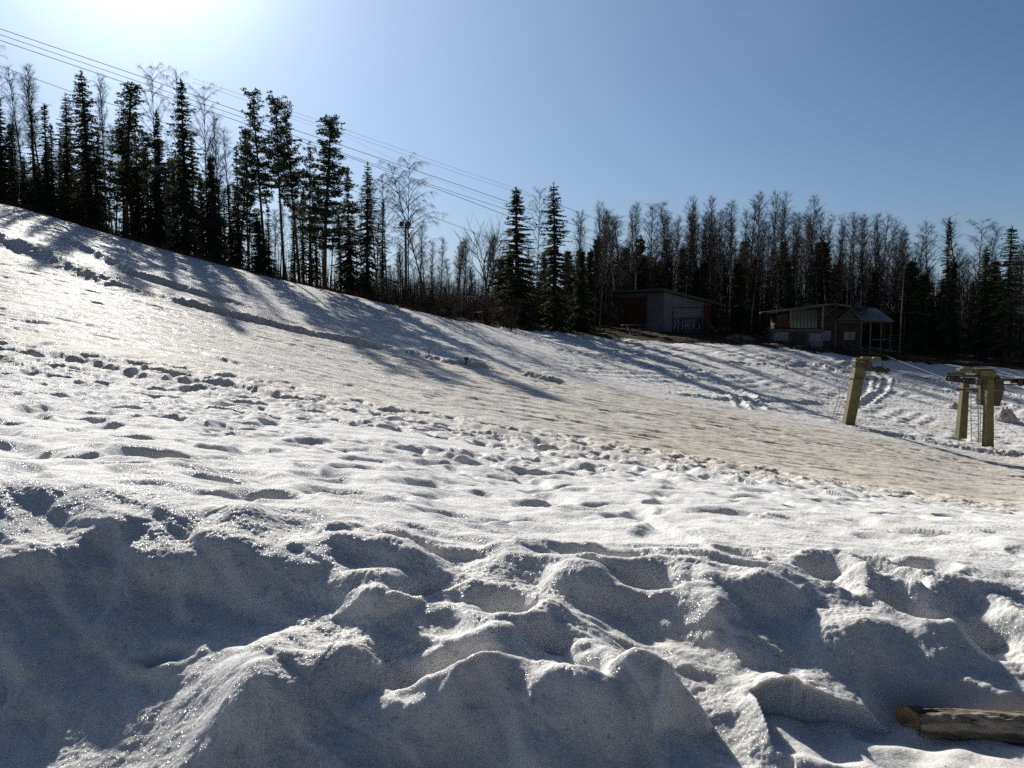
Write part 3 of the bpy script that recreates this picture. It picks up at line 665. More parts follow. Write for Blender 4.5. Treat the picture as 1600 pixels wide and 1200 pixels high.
def tree(kind, u, vtop, Y, width, label, group=None, var=None, lean=0, h=None):
    lib = LIB[kind]; tm, cm, H, Rm = lib[TRNG.randrange(len(lib)) if var is None else var]
    top = at(u, vtop, Y) if h is None else None
    x = at(u, 490, Y).x; zb = float(base_z(np.array([x]), np.array([Y]))[0])
    hh = (top.z-zb) if h is None else h; sz = hh/H; sx = (width*Y/F)/(2*Rm) if width else sz
    nm, ct = KIND[kind]
    r = empty(nm, (x, Y, zb-.05), TRNG.random()*6.28 if not lean else 0, label, ct, group); wf = {'spruce': 1.55, 'thin_spruce': 1.45, 'young_spruce': 1.5, 'pine': 1.25, 'birch': 1.2}.get(kind, 1); r.scale = (sx*wf, sx*wf, sz)
    if lean: r.rotation_euler = (0, lean, 0)
    if tm: link('trunk', tm, r)
    link('crown' if tm else 'stems', cm, r)
    return r
# ---- conifers and birches above the slope (left), each placed where it stands
G1 = 'trees along the top of the snow slope'
LEFT = [
 ('open_birch', 1, 66, 80, 70, 'tall bare birch at the very edge of the picture beside the first spruces', 0),
 ('spruce', 12, 146, 77, 46, 'dark spruce whose tip stands in front of the outermost tall birch', 0),
 ('thin_spruce', 31, 190, 82, 34, 'short thin spruce just inside the outermost spruce of the slope top', 1),
 ('birch', 48, 112, 86, 36, 'bare birch, outermost of the three close birches between the spruces', 1),
 ('birch', 62, 107, 80, 40, 'bare birch, tallest of the three close birches between the spruces', 0),
 ('birch', 78, 120, 88, 36, 'bare birch, inner one of the three close birches between the spruces', 4),
 ('thin_spruce', 64, 168, 76, 34, 'narrow spruce under the tallest of the three close birches', 0),
 ('thin_spruce', 83, 163, 79, 34, 'narrow spruce beside the three close birches, nearer the big ragged spruce', 1),
 ('spruce', 114, 146, 81, 46, 'spruce leaning on the side of the tallest ragged spruce', 1),
 ('spruce', 148, 113, 76, 74, 'tallest ragged spruce with open drooping branches, in the veiled sunlight', 1),
 ('birch', 172, 124, 90, 34, 'pale bare birch peeping between the tallest ragged spruce and the rounded pine', 2),
 ('pine', 203, 134, 76, 66, 'broad pine with a full rounded crown beside the tallest ragged spruce', 2),
 ('spruce', 222, 210, 84, 40, 'lower spruce filling the gap behind the rounded pine', 0),
 ('open_birch', 253, 98, 84, 46, 'tall slender bare birch rising behind a pointed dark spruce', 2),
 ('spruce', 254, 172, 77, 40, 'pointed dark spruce in front of the tall slender birch', 2),
 ('open_birch', 288, 108, 88, 50, 'bare birch top showing above the big dense spruce', 0),
 ('spruce', 296, 124, 75, 66, 'big dense spruce with a broad dark crown, second tallest of the slope top', 0),
 ('open_birch', 330, 130, 83, 50, 'bare birch with hanging twigs just past the big dense spruce', 2),
 ('birch', 347, 183, 80, 34, 'shorter bare birch between the hanging birch and the tall pines', 5),
 ('young_spruce', 338, 240, 76, 34, 'half-grown spruce at the foot of the hanging birch', 0),
 ('pine', 375, 203, 84, 36, 'thin leaning pine before the first tall pine', 3),
 ('birch', 363, 205, 90, 30, 'thin bare birch crossing the thin leaning pine', 4),
 ('pine', 390, 212, 78, 30, 'slim pine with sparse crown close to the tall pine group', 1),
 ('pine', 416, 155, 76, 52, 'first tall pine of the close group, with a small dark spruce at its foot', 0),
 ('young_spruce', 410, 343, 72.6, 34, 'small dense dark spruce under the first tall pine', 1),
 ('pine', 446, 159, 75, 50, 'tall pine in the middle of the group with a long bare trunk', 1),
 ('pine', 469, 172, 78, 46, 'tall pine pressed against the middle pine of the group', 0),
 ('pine', 508, 193, 74, 74, 'broad dark pine with a thick trunk and heavy crown, last of the tall pines', 2),
 ('pine', 486, 230, 82, 40, 'lower pine filling the gap before the broad dark pine', 3),
 ('spruce', 547, 260, 78, 40, 'spruce with rounded top between the broad pine and the pointed spruce', 2),
 ('spruce', 574, 254, 74, 46, 'pointed spruce standing last at the low end of the conifer row', 1),
 ('birch', 591, 285, 82, 24, 'very thin bare birch right beside the last pointed spruce', 4),
 ('open_birch', 606, 277, 80, 46, 'slim bare birch between the pointed spruce and the floodlight pole', 2),
 ('open_birch', 640, 242, 77, 64, 'tallest bare birch by the floodlight pole', 0),
 ('open_birch', 668, 248, 79, 72, 'bare birch with a wide leaning crown beyond the floodlight pole', 1),
 ('birch', 657, 345, 86, 26, 'small thin birch under the wide leaning birch', 4),
 ('birch', 712, 374, 92, 26, 'small thin birch in the gap of low brush', 1),
 ('birch', 735, 392, 88, 22, 'little bare sapling beside the round alder', 4),
 ('alder', 760, 340, 80, 74, 'round bushy bare alder beside the twin big spruces', 0),
 ('spruce', 810, 294, 84, 84, 'broad big spruce, the fuller one of the twin big spruces', 2),
 ('open_birch', 837, 294, 94, 34, 'bare birch rising between the twin big spruces', 2),
 ('spruce', 868, 284, 85, 66, 'tall big spruce, the more pointed one of the twin big spruces', 1),
 ('birch', 903, 338, 96, 40, 'lower bare birch next to the pointed big spruce', 2),
]
for k, u, v, Y, w, lab, var in LEFT:
    r = tree(k, u, v, Y, w, lab, G1, var)
    if 'leaning pine' in lab and 'thin' in lab.split()[0]: r.rotation_euler = (0, R(4), 0)
SKY = [(942,322),(963,331),(977,336),(992,323),(1015,323),(1031,334),(1047,322),(1071,316),(1090,330),(1109,313),(1125,330),(1139,320),(1165,317),(1182,307),(1199,308),(1214,309),(1226,329),(1245,336),(1262,311),(1276,332),(1294,326),(1322,337),(1343,342),(1375,347),(1397,362),(1412,364),(1425,373)]
ORD = 'first second third fourth fifth sixth seventh eighth ninth tenth eleventh twelfth thirteenth fourteenth fifteenth sixteenth seventeenth eighteenth nineteenth twentieth'.split()+['twenty-'+w for w in 'first second third fourth fifth sixth seventh'.split()]
for i, (u, v) in enumerate(SKY):
    tree('birch', u, v, 103+(i*37 % 11), 34+(i*13 % 9), 'tall bare birch, %s along the skyline counting from the twin big spruces' % ORD[i], 'tall birches on the skyline behind the two buildings')
EAST = [('birch',1450,352,104,46,'pale bare birch just before the pointed spruce beyond the flagpole'),('birch',1504,341,106,50,'bare birch rising directly behind the pointed spruce beyond the flagpole'),('open_birch',1521,344,108,50,'tallest rounded bare birch between the two eastern spruces'),
 ('birch',1534,358,112,40,'bare birch nearest the broad last spruce'),('birch',1592,388,106,40,'bare birch at the far end of the wood past the broad last spruce'),
 ('spruce',1477,342,98,34,'slim pointed dark spruce standing alone above the wood beyond the flagpole'),('spruce',1572,355,92,62,'broad black spruce at the end of the wood, last big one'),('spruce',1542,386,96,56,'dark round-topped spruce beside the broad last spruce'),
 ('young_spruce',1232,404,99,30,'dense dark young spruce right behind the lodge roof end'),('young_spruce',1094,407,106,40,'dark spruce directly behind the graffitied shed'),('young_spruce',1067,384,108,40,'taller dark spruce behind the ridge of the graffitied shed'),
 ('young_spruce',1150,407,106,34,'dark spruce above the low end of the graffitied shed roof'),('young_spruce',1364,421,104,36,'dark young spruce behind the blue porch roof'),('young_spruce',1416,407,103,30,'narrow dark spruce just behind the flagpole'),('young_spruce',1437,426,101,34,'low dark spruce beyond the flagpole')]
for k, u, v, Y, w, lab in EAST: tree(k, u, v, Y, w, lab, 'trees marking the wood behind the buildings')
# ---- the rest of the wood, one by one
rg = random.Random(77)
REG = [ # u0, u1, number, kinds, v top range offset, Y range, width, label, group
 (-60, 390, 66, ('birch','thin_spruce','pine','spruce'), (165, 270), (80, 100), (24, 40), 'slim tree filling the gaps behind the spruces and pines at the slope top', 'filling trees behind the slope-top conifers'),
 (390, 600, 22, ('birch','birch','thin_spruce'), (285, 350), (80, 98), (20, 32), 'slim low tree seen between the trunks of the tall pine group', 'filling trees behind the tall pines'),
 (590, 790, 24, ('birch','birch','birch'), (370, 420), (84, 116), (18, 30), 'thin bare sapling in the low brush by the floodlight pole', 'saplings by the floodlight pole'),
 (780, 940, 20, ('birch','young_spruce','birch'), (355, 430), (88, 118), (24, 36), 'lower tree massed around and behind the twin big spruces', 'lower trees round the twin big spruces'),
 (930, 1130, 54, ('birch','birch','birch','birch','young_spruce'), (328, 420), (104, 135), (24, 38), 'lower tree in the dark wood behind the graffitied shed', 'lower trees behind the graffitied shed'),
 (1120, 1430, 86, ('birch','birch','birch','birch','birch','birch','young_spruce'), (330, 425), (103, 140), (24, 38), 'lower tree in the dark wood behind the lodge', 'lower trees behind the lodge'),
 (1420, 1700, 34, ('birch','birch','young_spruce','birch'), (375, 440), (98, 135), (26, 42), 'lower tree in the wood beyond the flagpole', 'lower trees beyond the flagpole')]
for u0, u1, n, ks, (va, vb), (ya, yb), (wa, wb), lab, grp in REG:
    for i in range(n):
        u = u0+(u1-u0)*(i+rg.random())/n; k = ks[rg.randrange(len(ks))]; v = va+(vb-va)*rg.random()**.8
        if k == 'young_spruce': v = max(v, va+.45*(vb-va)); 
        if u < 390: v += 110*(u+60)/450*.4
        tree(k, u, v, rg.uniform(ya, yb), rg.uniform(wa, wb)*(1.2 if k == 'young_spruce' else 1), lab+(' (conifer)' if 'spruce' in k or k == 'pine' else ''), grp)
# willow brush on the edge
for i in range(88):
    if i < 50: u = 395+(i+rg.random())*8.2; Y = rg.uniform(72.5, 88); h = rg.uniform(1.8, 3.6)*(.5 if u < 560 else 1.1)
    else: u = 880+(i-50+rg.random())*19; Y = rg.uniform(101, 112) ; h = rg.uniform(2.5, 4.5)
    tree('shrub', u, 0, Y, 0, 'bare brown willow bush in the brush below the birches' if i < 50 else 'bare brown bush under the trees behind the buildings', 'bushes in the brush at the slope edge' if i < 50 else 'bushes at the edge of the wood behind the buildings', None, 0, h)
# low heather and dead stalks on the bare strip: uncountable
def build_undergrowth():
    g = np.random.default_rng(3); n = 60000; t = g.uniform(-.72, .72, n); e = np.interp(t, (EU-800)/F, EY); Y = e+.6+g.random(n)**1.6*22; X = t*Y; z = base_z(X, Y)+relief(X, Y)
    h = g.uniform(.08, .42, n)*(1-.25*(t > .05))*np.where(g.random(n) < .06, 2.2, 1)*np.where(t < -.2, .8, 1); h = h*np.where((t < -.08) & (Y < e+5), 1.5, 1); h = np.where((X/Y > -.075) & (X/Y < .21) & (Y < e+8), h*.35, h)
    a = g.random(n)*6.28; w = g.uniform(.008, .03, n); lx = g.normal(0, .25, n)*h; ly_ = g.normal(0, .25, n)*h
    V = np.empty((n, 3, 3)); V[:, 0] = np.stack([X-np.cos(a)*w, Y-np.sin(a)*w, z-.05], 1); V[:, 1] = np.stack([X+np.cos(a)*w, Y+np.sin(a)*w, z-.05], 1); V[:, 2] = np.stack([X+lx, Y+ly_, z+h], 1)
    tag(link('undergrowth', mesh_np('undergrowth', V.reshape(-1, 3), np.arange(3*n).reshape(-1, 3), M_DRY)), 'low brown heather and dead stalks along the edge of the snow', 'undergrowth', None, 'stuff')
build_undergrowth()
def far_wood():
    g = np.random.default_rng(8); VV = []
    def spikes(p, d, l, r):
        n = len(p); a = g.random(n)*6.28; w = np.stack([np.cos(a)*r, np.sin(a)*r, 0*a], 1); v = np.empty((n, 3, 3)); v[:, 0] = p-w; v[:, 1] = p+w; v[:, 2] = p+d*l[:, None]; VV.append(v)
    for u0, u1, y0, y1, n1, n2, hh in ((-100, 560, 92, 125, 700, 9000, 5.0), (540, 900, 100, 150, 1500, 36000, 6.0), (880, 1750, 118, 175, 6000, 130000, 9.6)):
        for n, stem in ((n1, 1), (n2, 0)):
            t = (g.uniform(u0, u1, n)-800)/F; Y = g.uniform(y0, y1, n); X = t*Y; z = base_z(X, Y); top = hh*(1+.28*fbm(X*.12, Y*.05, 3, 210))*(1-.25*(u0 > 500)*(u0 < 800))
            if stem:
                h = top*g.uniform(.8, 1.35, n); d = np.stack([g.normal(0, .03, n), g.normal(0, .03, n), np.ones(n)], 1); spikes(np.stack([X, Y, z-.2], 1), d, h, g.uniform(.04, .10, n))
            else:
                q = g.random(n)**1.15; d = np.stack([g.normal(0, .5, n), g.normal(0, .3, n), g.uniform(.3, 1.1, n)], 1); spikes(np.stack([X, Y, z+q*top], 1), d, g.uniform(.5, 1.5, n), g.uniform(.012, .035, n)*(1.4-q))
    V = np.concatenate(VV).reshape(-1, 3)
    tag(link('far_wood', mesh_np('far_wood', V, np.arange(len(V)).reshape(-1, 3), M_TWIG)), 'tangled mass of bare thickets and saplings deep in the wood', 'wood', None, 'stuff')
far_wood()
# ------------------------------------------------------------------ graffitied shed
M_WHITEP = mat('weathered_white_board', (.185, .195, .215), .8, var=.18, vscale=2.5, bump=.004, bscale=30, stretch=(6,6,.5))
M_GREYP = mat('pale_grey_steel', (.19, .215, .26), .55, var=.1, vscale=1.5)
M_RED = mat('red_brown_boards', (.12, .036, .022), .85, var=.3, vscale=3, bump=.006, bscale=20, stretch=(8,8,.4))
M_ORANGE = mat('orange_boards', (.13, .042, .016), .8, var=.25, vscale=3, stretch=(8,8,.4))
M_DARKW = mat('dark_wood', (.06, .048, .038), .85, var=.35, vscale=4, stretch=(1,1,.3))
M_ROOF = mat('roofing_felt', (.04, .04, .043), .9, var=.2, vscale=1.2)
M_FASC = mat('grey_fascia', (.10, .092, .08), .8, var=.2, vscale=3)
M_GLASS = mat('dark_glass', (.02, .022, .025), .12, spec=.6)
M_PAINTW = mat('white_spray_paint', (.72, .75, .80), .6, var=.15, vscale=5)
M_PAINTB = mat('dark_blue_spray_paint', (.03, .04, .075), .6, var=.3, vscale=3)
M_CONC = mat('concrete', (.09, .09, .096), .9, var=.2, vscale=3, bump=.004, bscale=25)
def shed():
    p = at(1037, 514, 98); zb = ground_z(p.x, p.y); A = R(31)
    r = empty('graffitied_shed', (p.x, p.y, zb), A, 'pale shed with lean-to roof, roller shutter covered in white graffiti', 'shed')
    LX, LY = 7.6, 9.6; H0 = 4.35-(zb-at(1037, 514, 98).z); H1 = H0-1.35
    w = MB(); w.prism([(0, -.6), (LX, -.6), (LX, H1), (0, H0)], 0, LY); w.build('wall', M_WHITEP, r)
    m = MB(); m.box((-.03, 6.3, H0*.47), (.06, 6.2, H0*.86)); m.build('board_cladding', M_RED, r)
    m = MB()
    for i in range(21): m.box((-.08, 3.3+i*.3, H0*.47), (.05, .05, H0*.86))
    m.build('batten', M_DARKW, r)
    m = MB(); m.box((LX-.55, -.03, H1*.47), (1.1, .06, H1*.98)); m.build('end_boarding', M_ORANGE, r)
    m = MB(); m.box((-.06, LY-.1, H0*.48), (.16, .2, H0*.96)); m.box((-.05, 3.15, H0*.48), (.12, .14, H0*.96)); m.box((LX-1.15, -.06, H1*.5), (.12, .1, H1)); m.build('corner_post', M_DARKW, r)
    # roof slab, overhanging
    ang = math.atan((H0-H1)/LX); o = 1.0
    m = MB(); m.prism([(-.9, H0+.9*math.tan(ang)+.02), (LX+o*1.1, H1-o*1.1*math.tan(ang)+.02), (LX+o*1.1, H1-o*1.1*math.tan(ang)+.24), (-.9, H0+.9*math.tan(ang)+.24)], -.9, LY+1.1)
    rf = m.build('roof', M_ROOF, r)
    m = MB(); m.prism([(-.93, H0+.9*math.tan(ang)-.02), (LX+o*1.1+.02, H1-o*1.1*math.tan(ang)-.02), (LX+o*1.1+.02, H1-o*1.1*math.tan(ang)+.28), (-.93, H0+.9*math.tan(ang)+.28)], -.96, -.903)
    m.box((-.93, LY/2+.1, H0+.9*math.tan(ang)+.13), (.05, LY+2.0, .3)); m.build('fascia', M_FASC, rf)
    # shutter
    sh = MB(); x0, x1 = 1.45, 6.0; zt = H1-.55
    for i in range(16): sh.box(((x0+x1)/2, -.045-(.012 if i % 2 else 0), .12+i*(zt-.12)/16+(zt-.12)/32), (x1-x0, .05, (zt-.12)/16-.006))
    s = sh.build('roller_shutter', M_GREYP, r)
    m = MB(); m.box(((x0+x1)/2, -.06, zt+.10), (x1-x0+.3, .10, .16)); m.box((x0-.08, -.06, zt/2), (.12, .1, zt)); m.box((x1+.08, -.06, zt/2), (.12, .1, zt)); m.build('shutter_frame', M_CONC, s)
    gz0, gz1 = .12, zt*.62
    g = MB(); g.box(((x0+x1)/2+.02, -.088, (gz0+gz1)/2), (x1-x0-.05, .008, gz1-gz0)); g.build('graffiti_background', M_PAINTB, s)
    gl_ = {'R': [(0,0,0,1),(0,1,.7,.95),(.7,.95,.75,.6),(.75,.6,0,.5),(.3,.5,.8,0)], 'E': [(.05,0,0,1),(0,1,.8,.92),(0,.5,.65,.52),(.05,0,.8,.08)], 'H': [(0,0,.05,1),(.75,0,.8,1),(0,.48,.8,.55)], 'A': [(0,0,.4,1),(.4,1,.85,0),(.15,.38,.7,.38)],
           'U': [(0,1,.05,.2),(.05,.2,.35,0),(.35,0,.7,.15),(.7,.15,.75,1)], 'K': [(0,0,0,1),(0,.45,.75,1),(.2,.55,.8,0)], 'S': [(.8,.92,.3,1),(.3,1,0,.75),(0,.75,.75,.45),(.75,.45,.7,.1),(.7,.1,0,.03)]}
    g = MB(); cw = (x1-x0-.3)/7
    for i, ch in enumerate('REHAUKS'):
        for a, b, c, d in gl_[ch]:
            hz = (gz1-gz0)*(.86+.06*math.sin(i*2.1)); X0 = x0+.17+i*cw; Z0 = gz0+.1+.04*math.sin(i*3)
            g.bar((X0+a*cw*.92, -.10, Z0+b*hz), (X0+c*cw*.92, -.10, Z0+d*hz), .012, .17, (0, 0, 1) if abs(b-d) < .01 else (0, 1, 0.001))
    g.build('graffiti_lettering', M_PAINTW, s)
shed()
def picnic_table():
    p = at(994, 516, 92); z = ground_z(p.x, p.y); r = empty('picnic_table', (p.x, p.y, z), R(8), 'long wooden picnic table with pale crossed legs in front of the red shed wall', 'table')
    MB().box((0, 0, .93), (3.3, .8, .07)).build('table_top', M_CONC, r)
    for s in (-1, 1): MB().box((0, s*.75, .52), (3.2, .28, .05)).build('seat', M_DARKW, r)
    for x in (-1.0, .35):
        m = MB()
        for s in (-1, 1): m.bar((x, s*.35, .88), (x+.12, -s*.75, 0), .09, .05, (1, 0, 0))
        m.box((x, 0, .46), (.05, 1.6, .08)); m.build('leg', M_WHITEP, r)
picnic_table()
# ------------------------------------------------------------------ lodge
def lodge():
    Y0 = 92.0; p = at(1199, 548, Y0); q = at(1300, 548, Y0); zb = ground_z(q.x, Y0)-.1; sc = Y0/F/5.333
    r = empty('ski_lodge', (p.x+.3, Y0+1.2, zb), R(-9), 'low dark lodge with glazed gallery, pale deck and blue-grey porch roof', 'lodge')
    base = at(1300, 548, Y0).z-zb
    X = lambda zx: (zx-210)*sc; Z = lambda zy: (550-zy)*sc+base
    def panel(n, m, x0, y0, x1, y1, ya, yb, par=r, bv=0): return MB().box(((X(x0)+X(x1))/2, (ya+yb)/2, (Z(y0)+Z(y1))/2), (X(x1)-X(x0), yb-ya, Z(y0)-Z(y1))).build(n, m, par, False, bv)
    # upper storey set back over the deck
    MB().prism([(X(300), Z(560)), (X(1000), Z(560)), (X(1000), Z(232)), (X(735), Z(190)), (X(300), Z(250))], 1.6, 6).build('wall', M_DARKW, r)
    panel('gable_boarding', M_ORANGE, 302, 372, 400, 252, 1.5, 1.597)
    panel('lower_wall', M_CONC, 235, 580, 650, 392, -.2, 1.5)
    for a, b, c, d in ((262, 470, 380, 396), (545, 478, 645, 405), (552, 530, 652, 486)): panel('wall_panel', M_GREYP, a, b, c, d, -.26, -.203)
    panel('wall_panel', M_DARKW, 385, 482, 520, 404, -.27, -.203); panel('wall_panel', M_GREYP, 662, 468, 728, 385, .3, .38); panel('wall_panel', M_DARKW, 662, 545, 728, 480, .3, .38)
    panel('deck', M_FASC, 225, 390, 655, 370, -.5, 1.55)
    w = panel('gallery_window', M_GLASS, 405, 370, 645, 212, 1.5, 1.57)
    m = MB()
    for i in range(9): x = 408+i*29.5; m.box((X(x), 1.46, (Z(370)+Z(208-i*3))/2), (.06, .08, Z(208-i*3)-Z(370)))
    m.box(((X(405)+X(645))/2, 1.455, Z(285)), (X(645)-X(405), .07, .07)); m.box(((X(405)+X(645))/2, 1.455, Z(367)), (X(645)-X(405), .07, .07)); m.build('mullion', M_FASC, w)
    for a, b, zt in ((406, 418, 215), (650, 664, 172)): panel('post', M_GREYP, a, 390 if a < 500 else 560, b, zt, .2 if a > 500 else 1.3, .35 if a > 500 else 1.45)
    m = MB(); m.bar((X(662), .28, Z(262)), (X(775), .28, Z(178)), .10, .10, (0, 1, 0)); m.build('roof_brace', M_FASC, r)
    m = MB(); m.prism([(X(205), Z(240)), (X(732), Z(170)), (X(1000), Z(210)), (X(1000), Z(198)), (X(732), Z(158)), (X(205), Z(229))], -.5, 6.4); rf = m.build('roof', M_ROOF, r)
    m = MB(); m.bar((X(205), -.55, Z(234)), (X(732), -.55, Z(163)), .2, .08, (0, 1, 0)); m.bar((X(732), -.55, Z(163)), (X(870), -.55, Z(184)), .2, .08, (0, 1, 0)); m.build('fascia', M_FASC, rf)
    # porch with a pitched metal roof
    m = MB(); y0, y1 = -1.2, 3.2
    def quad(mb, a, b, c, d, t):
        k = len(mb.v); n = (Vector(b)-Vector(a)).cross(Vector(d)-Vector(a)).normalized()*t
        for v in (a, b, c, d): mb.v.append(tuple(v))
        for v in (a, b, c, d): mb.v.append(tuple(Vector(v)+n))
        for f in ((0,3,2,1),(4,5,6,7),(0,1,5,4),(1,2,6,5),(2,3,7,6),(3,0,4,7)): mb.f.append([k+i for i in f])
    a, b, c, d = (X(872), 1.2, Z(183)), (X(1108), 1.2, Z(203)), (X(1190), -1.3, Z(303)), (X(932), -1.3, Z(292))
    quad(m, a, b, c, d, .06); e, f = (X(850), 3.8, Z(262)), (X(1080), 3.8, Z(285)); quad(m, (a[0], 1.23, a[2]), e, f, (b[0], 1.23, b[2]), .06); pr = m.build('porch_roof', M_GREYP, r)
    m = MB()
    for i in range(1, 12):
        t = i/12; pa = Vector(a).lerp(Vector(b), t); pd = Vector(d).lerp(Vector(c), t); m.bar(pa+Vector((0, -.02, .09)), pd+Vector((0, -.02, .09)), .03, .03)
    m.build('standing_seam', M_GREYP, pr)
    m = MB(); G = lambda x, z: (X(x), -.9, Z(z))
    for p_, q_ in (((768, 288), (868, 200)), ((868, 200), (932, 288)), ((765, 290), (935, 290)), ((800, 288), (878, 215)), ((835, 288), (895, 235)), ((800, 262), (850, 288)), ((828, 240), (890, 288))): m.bar(G(*p_), G(*q_), .10, .08, (0, 1, 0))
    m.build('gable_truss', M_FASC, r)
    panel('beam', M_DARKW, 760, 318, 1180, 300, -1.0, -.8)
    for x, t in ((742, 300), (943, 310), (1015, 318), (1098, 318), (1172, 318)): panel('post', M_FASC if x < 1100 else M_DARKW, x-6, 570, x+6, t, -.98, -.84)
    w = panel('window', M_GLASS, 850, 462, 940, 395, 1.45, 1.59)
    m = MB()
    for i in range(8): m.box(((X(850)+X(940))/2, 1.42, Z(398+i*8.5)), (X(940)-X(850), .05, .07))
    m.build('blind', M_GREYP, w)
    t = MB(); t.box(((X(1020)+X(1130))/2, -1.3, Z(452)), (X(1130)-X(1020), .5, .06)); t.build('counter', M_WHITEP, r)
    m = MB(); m.bar((X(810), -1.5, Z(470)), (X(1060), -2.4, Z(572)), .08, .08); m.bar((X(810), -1.5, Z(505)), (X(1040), -2.4, Z(600)), .06, .06)
    for i in range(5): t_ = i/4; m.bar((X(810+250*t_), -1.5-.9*t_, Z(470+102*t_)), (X(810+250*t_), -1.5-.9*t_, Z(545+75*t_)), .05, .05, (0, 1, 0))
    m.build('stair_railing', M_FASC, r)
lodge()
def shelter():
    Y0 = 100; p = at(1408, 545, Y0); z = ground_z(p.x, Y0); s = Y0/F; r = empty('storage_shelter', (p.x, Y0, z), R(-4), 'dark open shelter with a thin flat roof beside the lodge behind the flagpole', 'shelter')
    top = at(1408, 486, Y0).z-z
    MB().prism([(-2.7, top-.25), (-1.6, top), (3.0, top-.3), (3.0, top-.45), (-1.6, top-.15), (-2.7, top-.4)], -1, 4).build('roof', M_ROOF, r)
    MB().box((.3, 3.5, top/2-.3), (5, .15, top-.2)).build('wall', M_DARKW, r)
    for x in (-2.3, 0, 2.6): MB().box((x, -.6, top/2-.25), (.16, .16, top-.35)).build('post', M_DARKW, r)
    m = MB()
    for i in range(6): m.box((-.2+.25*(i % 3), 1.5, .25+.32*i), (3.2, .9, .18))
    m.build('plank_stack', M_FASC, r)
shelter()
def flagpole():
    p = at(1405, 546, 88); z = ground_z(p.x, p.y); h = at(1407.5, 418, 88).z-z; r = empty('flagpole', (p.x, p.y, z), 0, 'slim grey flagpole beside the lodge porch', 'flagpole')
    MB().tube([(0, 0, -.3), (.1, 0, h*.5), (.2, 0, h)], [.085, .065, .035], 10).build('pole', M_FASC, r, True)
    MB().tube([(.2, 0, h), (.2, 0, h+.05), (.2, 0, h+.12)], [.03, .07, .02], 8).build('finial', M_GREYP, r, True)
    MB().tube([(-.09, -.05, .8), (-.06, -.08, 1.5), (.14, -.05, h-.1)], .008, 4).build('halyard', M_WHITEP, r)
flagpole()
M_LAMP = mat('floodlight_housing', (.10, .105, .11), .5, var=.1); M_LENS = mat('floodlight_glass', (.12, .13, .14), .3)
M_POLE = mat('weathered_timber_pole', (.16, .14, .12), .85, var=.3, vscale=2, stretch=(1,1,.2))
def flood(u, vb, vt, Y, heads, label):
    p = at(u, vb, Y); z = ground_z(p.x, p.y); h = at(u, vt, Y).z-z; r = empty('floodlight_pole', (p.x, p.y, z), 0, label, 'floodlight', 'floodlight poles at the slope edge')
    MB().tube([(0, 0, -.4), (0, 0, h)], [.15, .10], 10).build('pole', M_POLE, r, True)
    MB().box((0, -.13, h-.35), (1.5, .08, .1)).build('crossarm', M_LAMP, r)
    for x in heads:
        k = MB(); k.box((x, -.25, h-.02), (.44, .3, .42), Matrix.Rotation(R(-25), 3, 'X'), .8); o = k.build('lamp_head', M_LAMP, r, False, .03)
        MB().box((x, -.41, h-.10), (.36, .03, .32), Matrix.Rotation(R(-25), 3, 'X')).build('lens', M_LENS, o)
flood(634.5, 440, 350, 76, (-.32, .32), 'floodlight pole with two box lamps between the slim birch and tallest birch')
flood(263, 400, 262, 74.5, (-.55, .55), 'grey floodlight pole with crossarm in front of the pointed dark spruce')
# ------------------------------------------------------------------ overhead lines
M_WIRE = mat('cable', (.035, .035, .04), .5, metal=.6)
def cable(name, pts, r, label, cat, group, sag=0):
    pts = [Vector(p) for p in pts]; o = []
    for i in range(len(pts)-1):
        for j in range(10):
            t = j/10; q = pts[i].lerp(pts[i+1], t); q.z -= sag*4*t*(1-t); o.append(q)
    o.append(pts[-1]); c = o[len(o)//2].copy(); b = MB().tube([q-c for q in o], r, 5).build(name, M_WIRE); b.location = c
    return tag(b, label, cat, group)
def line(vals, r, label):
    pts = []
    for u, v in vals: pts.append(at(u, v, 112+ (u+100)*.045))
    cable('power_line', pts, r, label, 'power line', 'power lines crossing the sky')
line([(-200,-26),(0,45),(207,115),(400,183),(529,225.6),(720,290),(882,346),(980,379),(1050,402)], .042, 'uppermost of the three dark wires passing above the pines')
line([(-200,-14),(0,54),(200,122),(383,185),(541,241),(680,291),(787,326),(942,379),(1020,404)], .036, 'middle of the three dark wires passing above the pines')
line([(-200,-6),(0,63),(200,131),(383,193),(541,244),(720,309),(787,335),(930,385),(1000,408)], .042, 'lowest of the three dark wires passing above the pines')
line([(-200,28),(10,107),(110,143),(207,173),(367,233),(584,309),(643,327),(720,355),(750,367),(840,398)], .034, 'single dark wire running lower, ending behind the round alder')
line([(300,122),(350,139),(498,188),(720,266),(805,294),(932,342),(1010,370)], .018, 'faint topmost thin wire high above the others')
line([(300,128),(350,145),(500,195),(720,272),(885,325),(980,360)], .018, 'second faint thin wire just under the topmost one')
line([(380,160),(541,214),(680,280),(790,320),(880,352)], .013, 'faint thin wire close above the three dark wires')
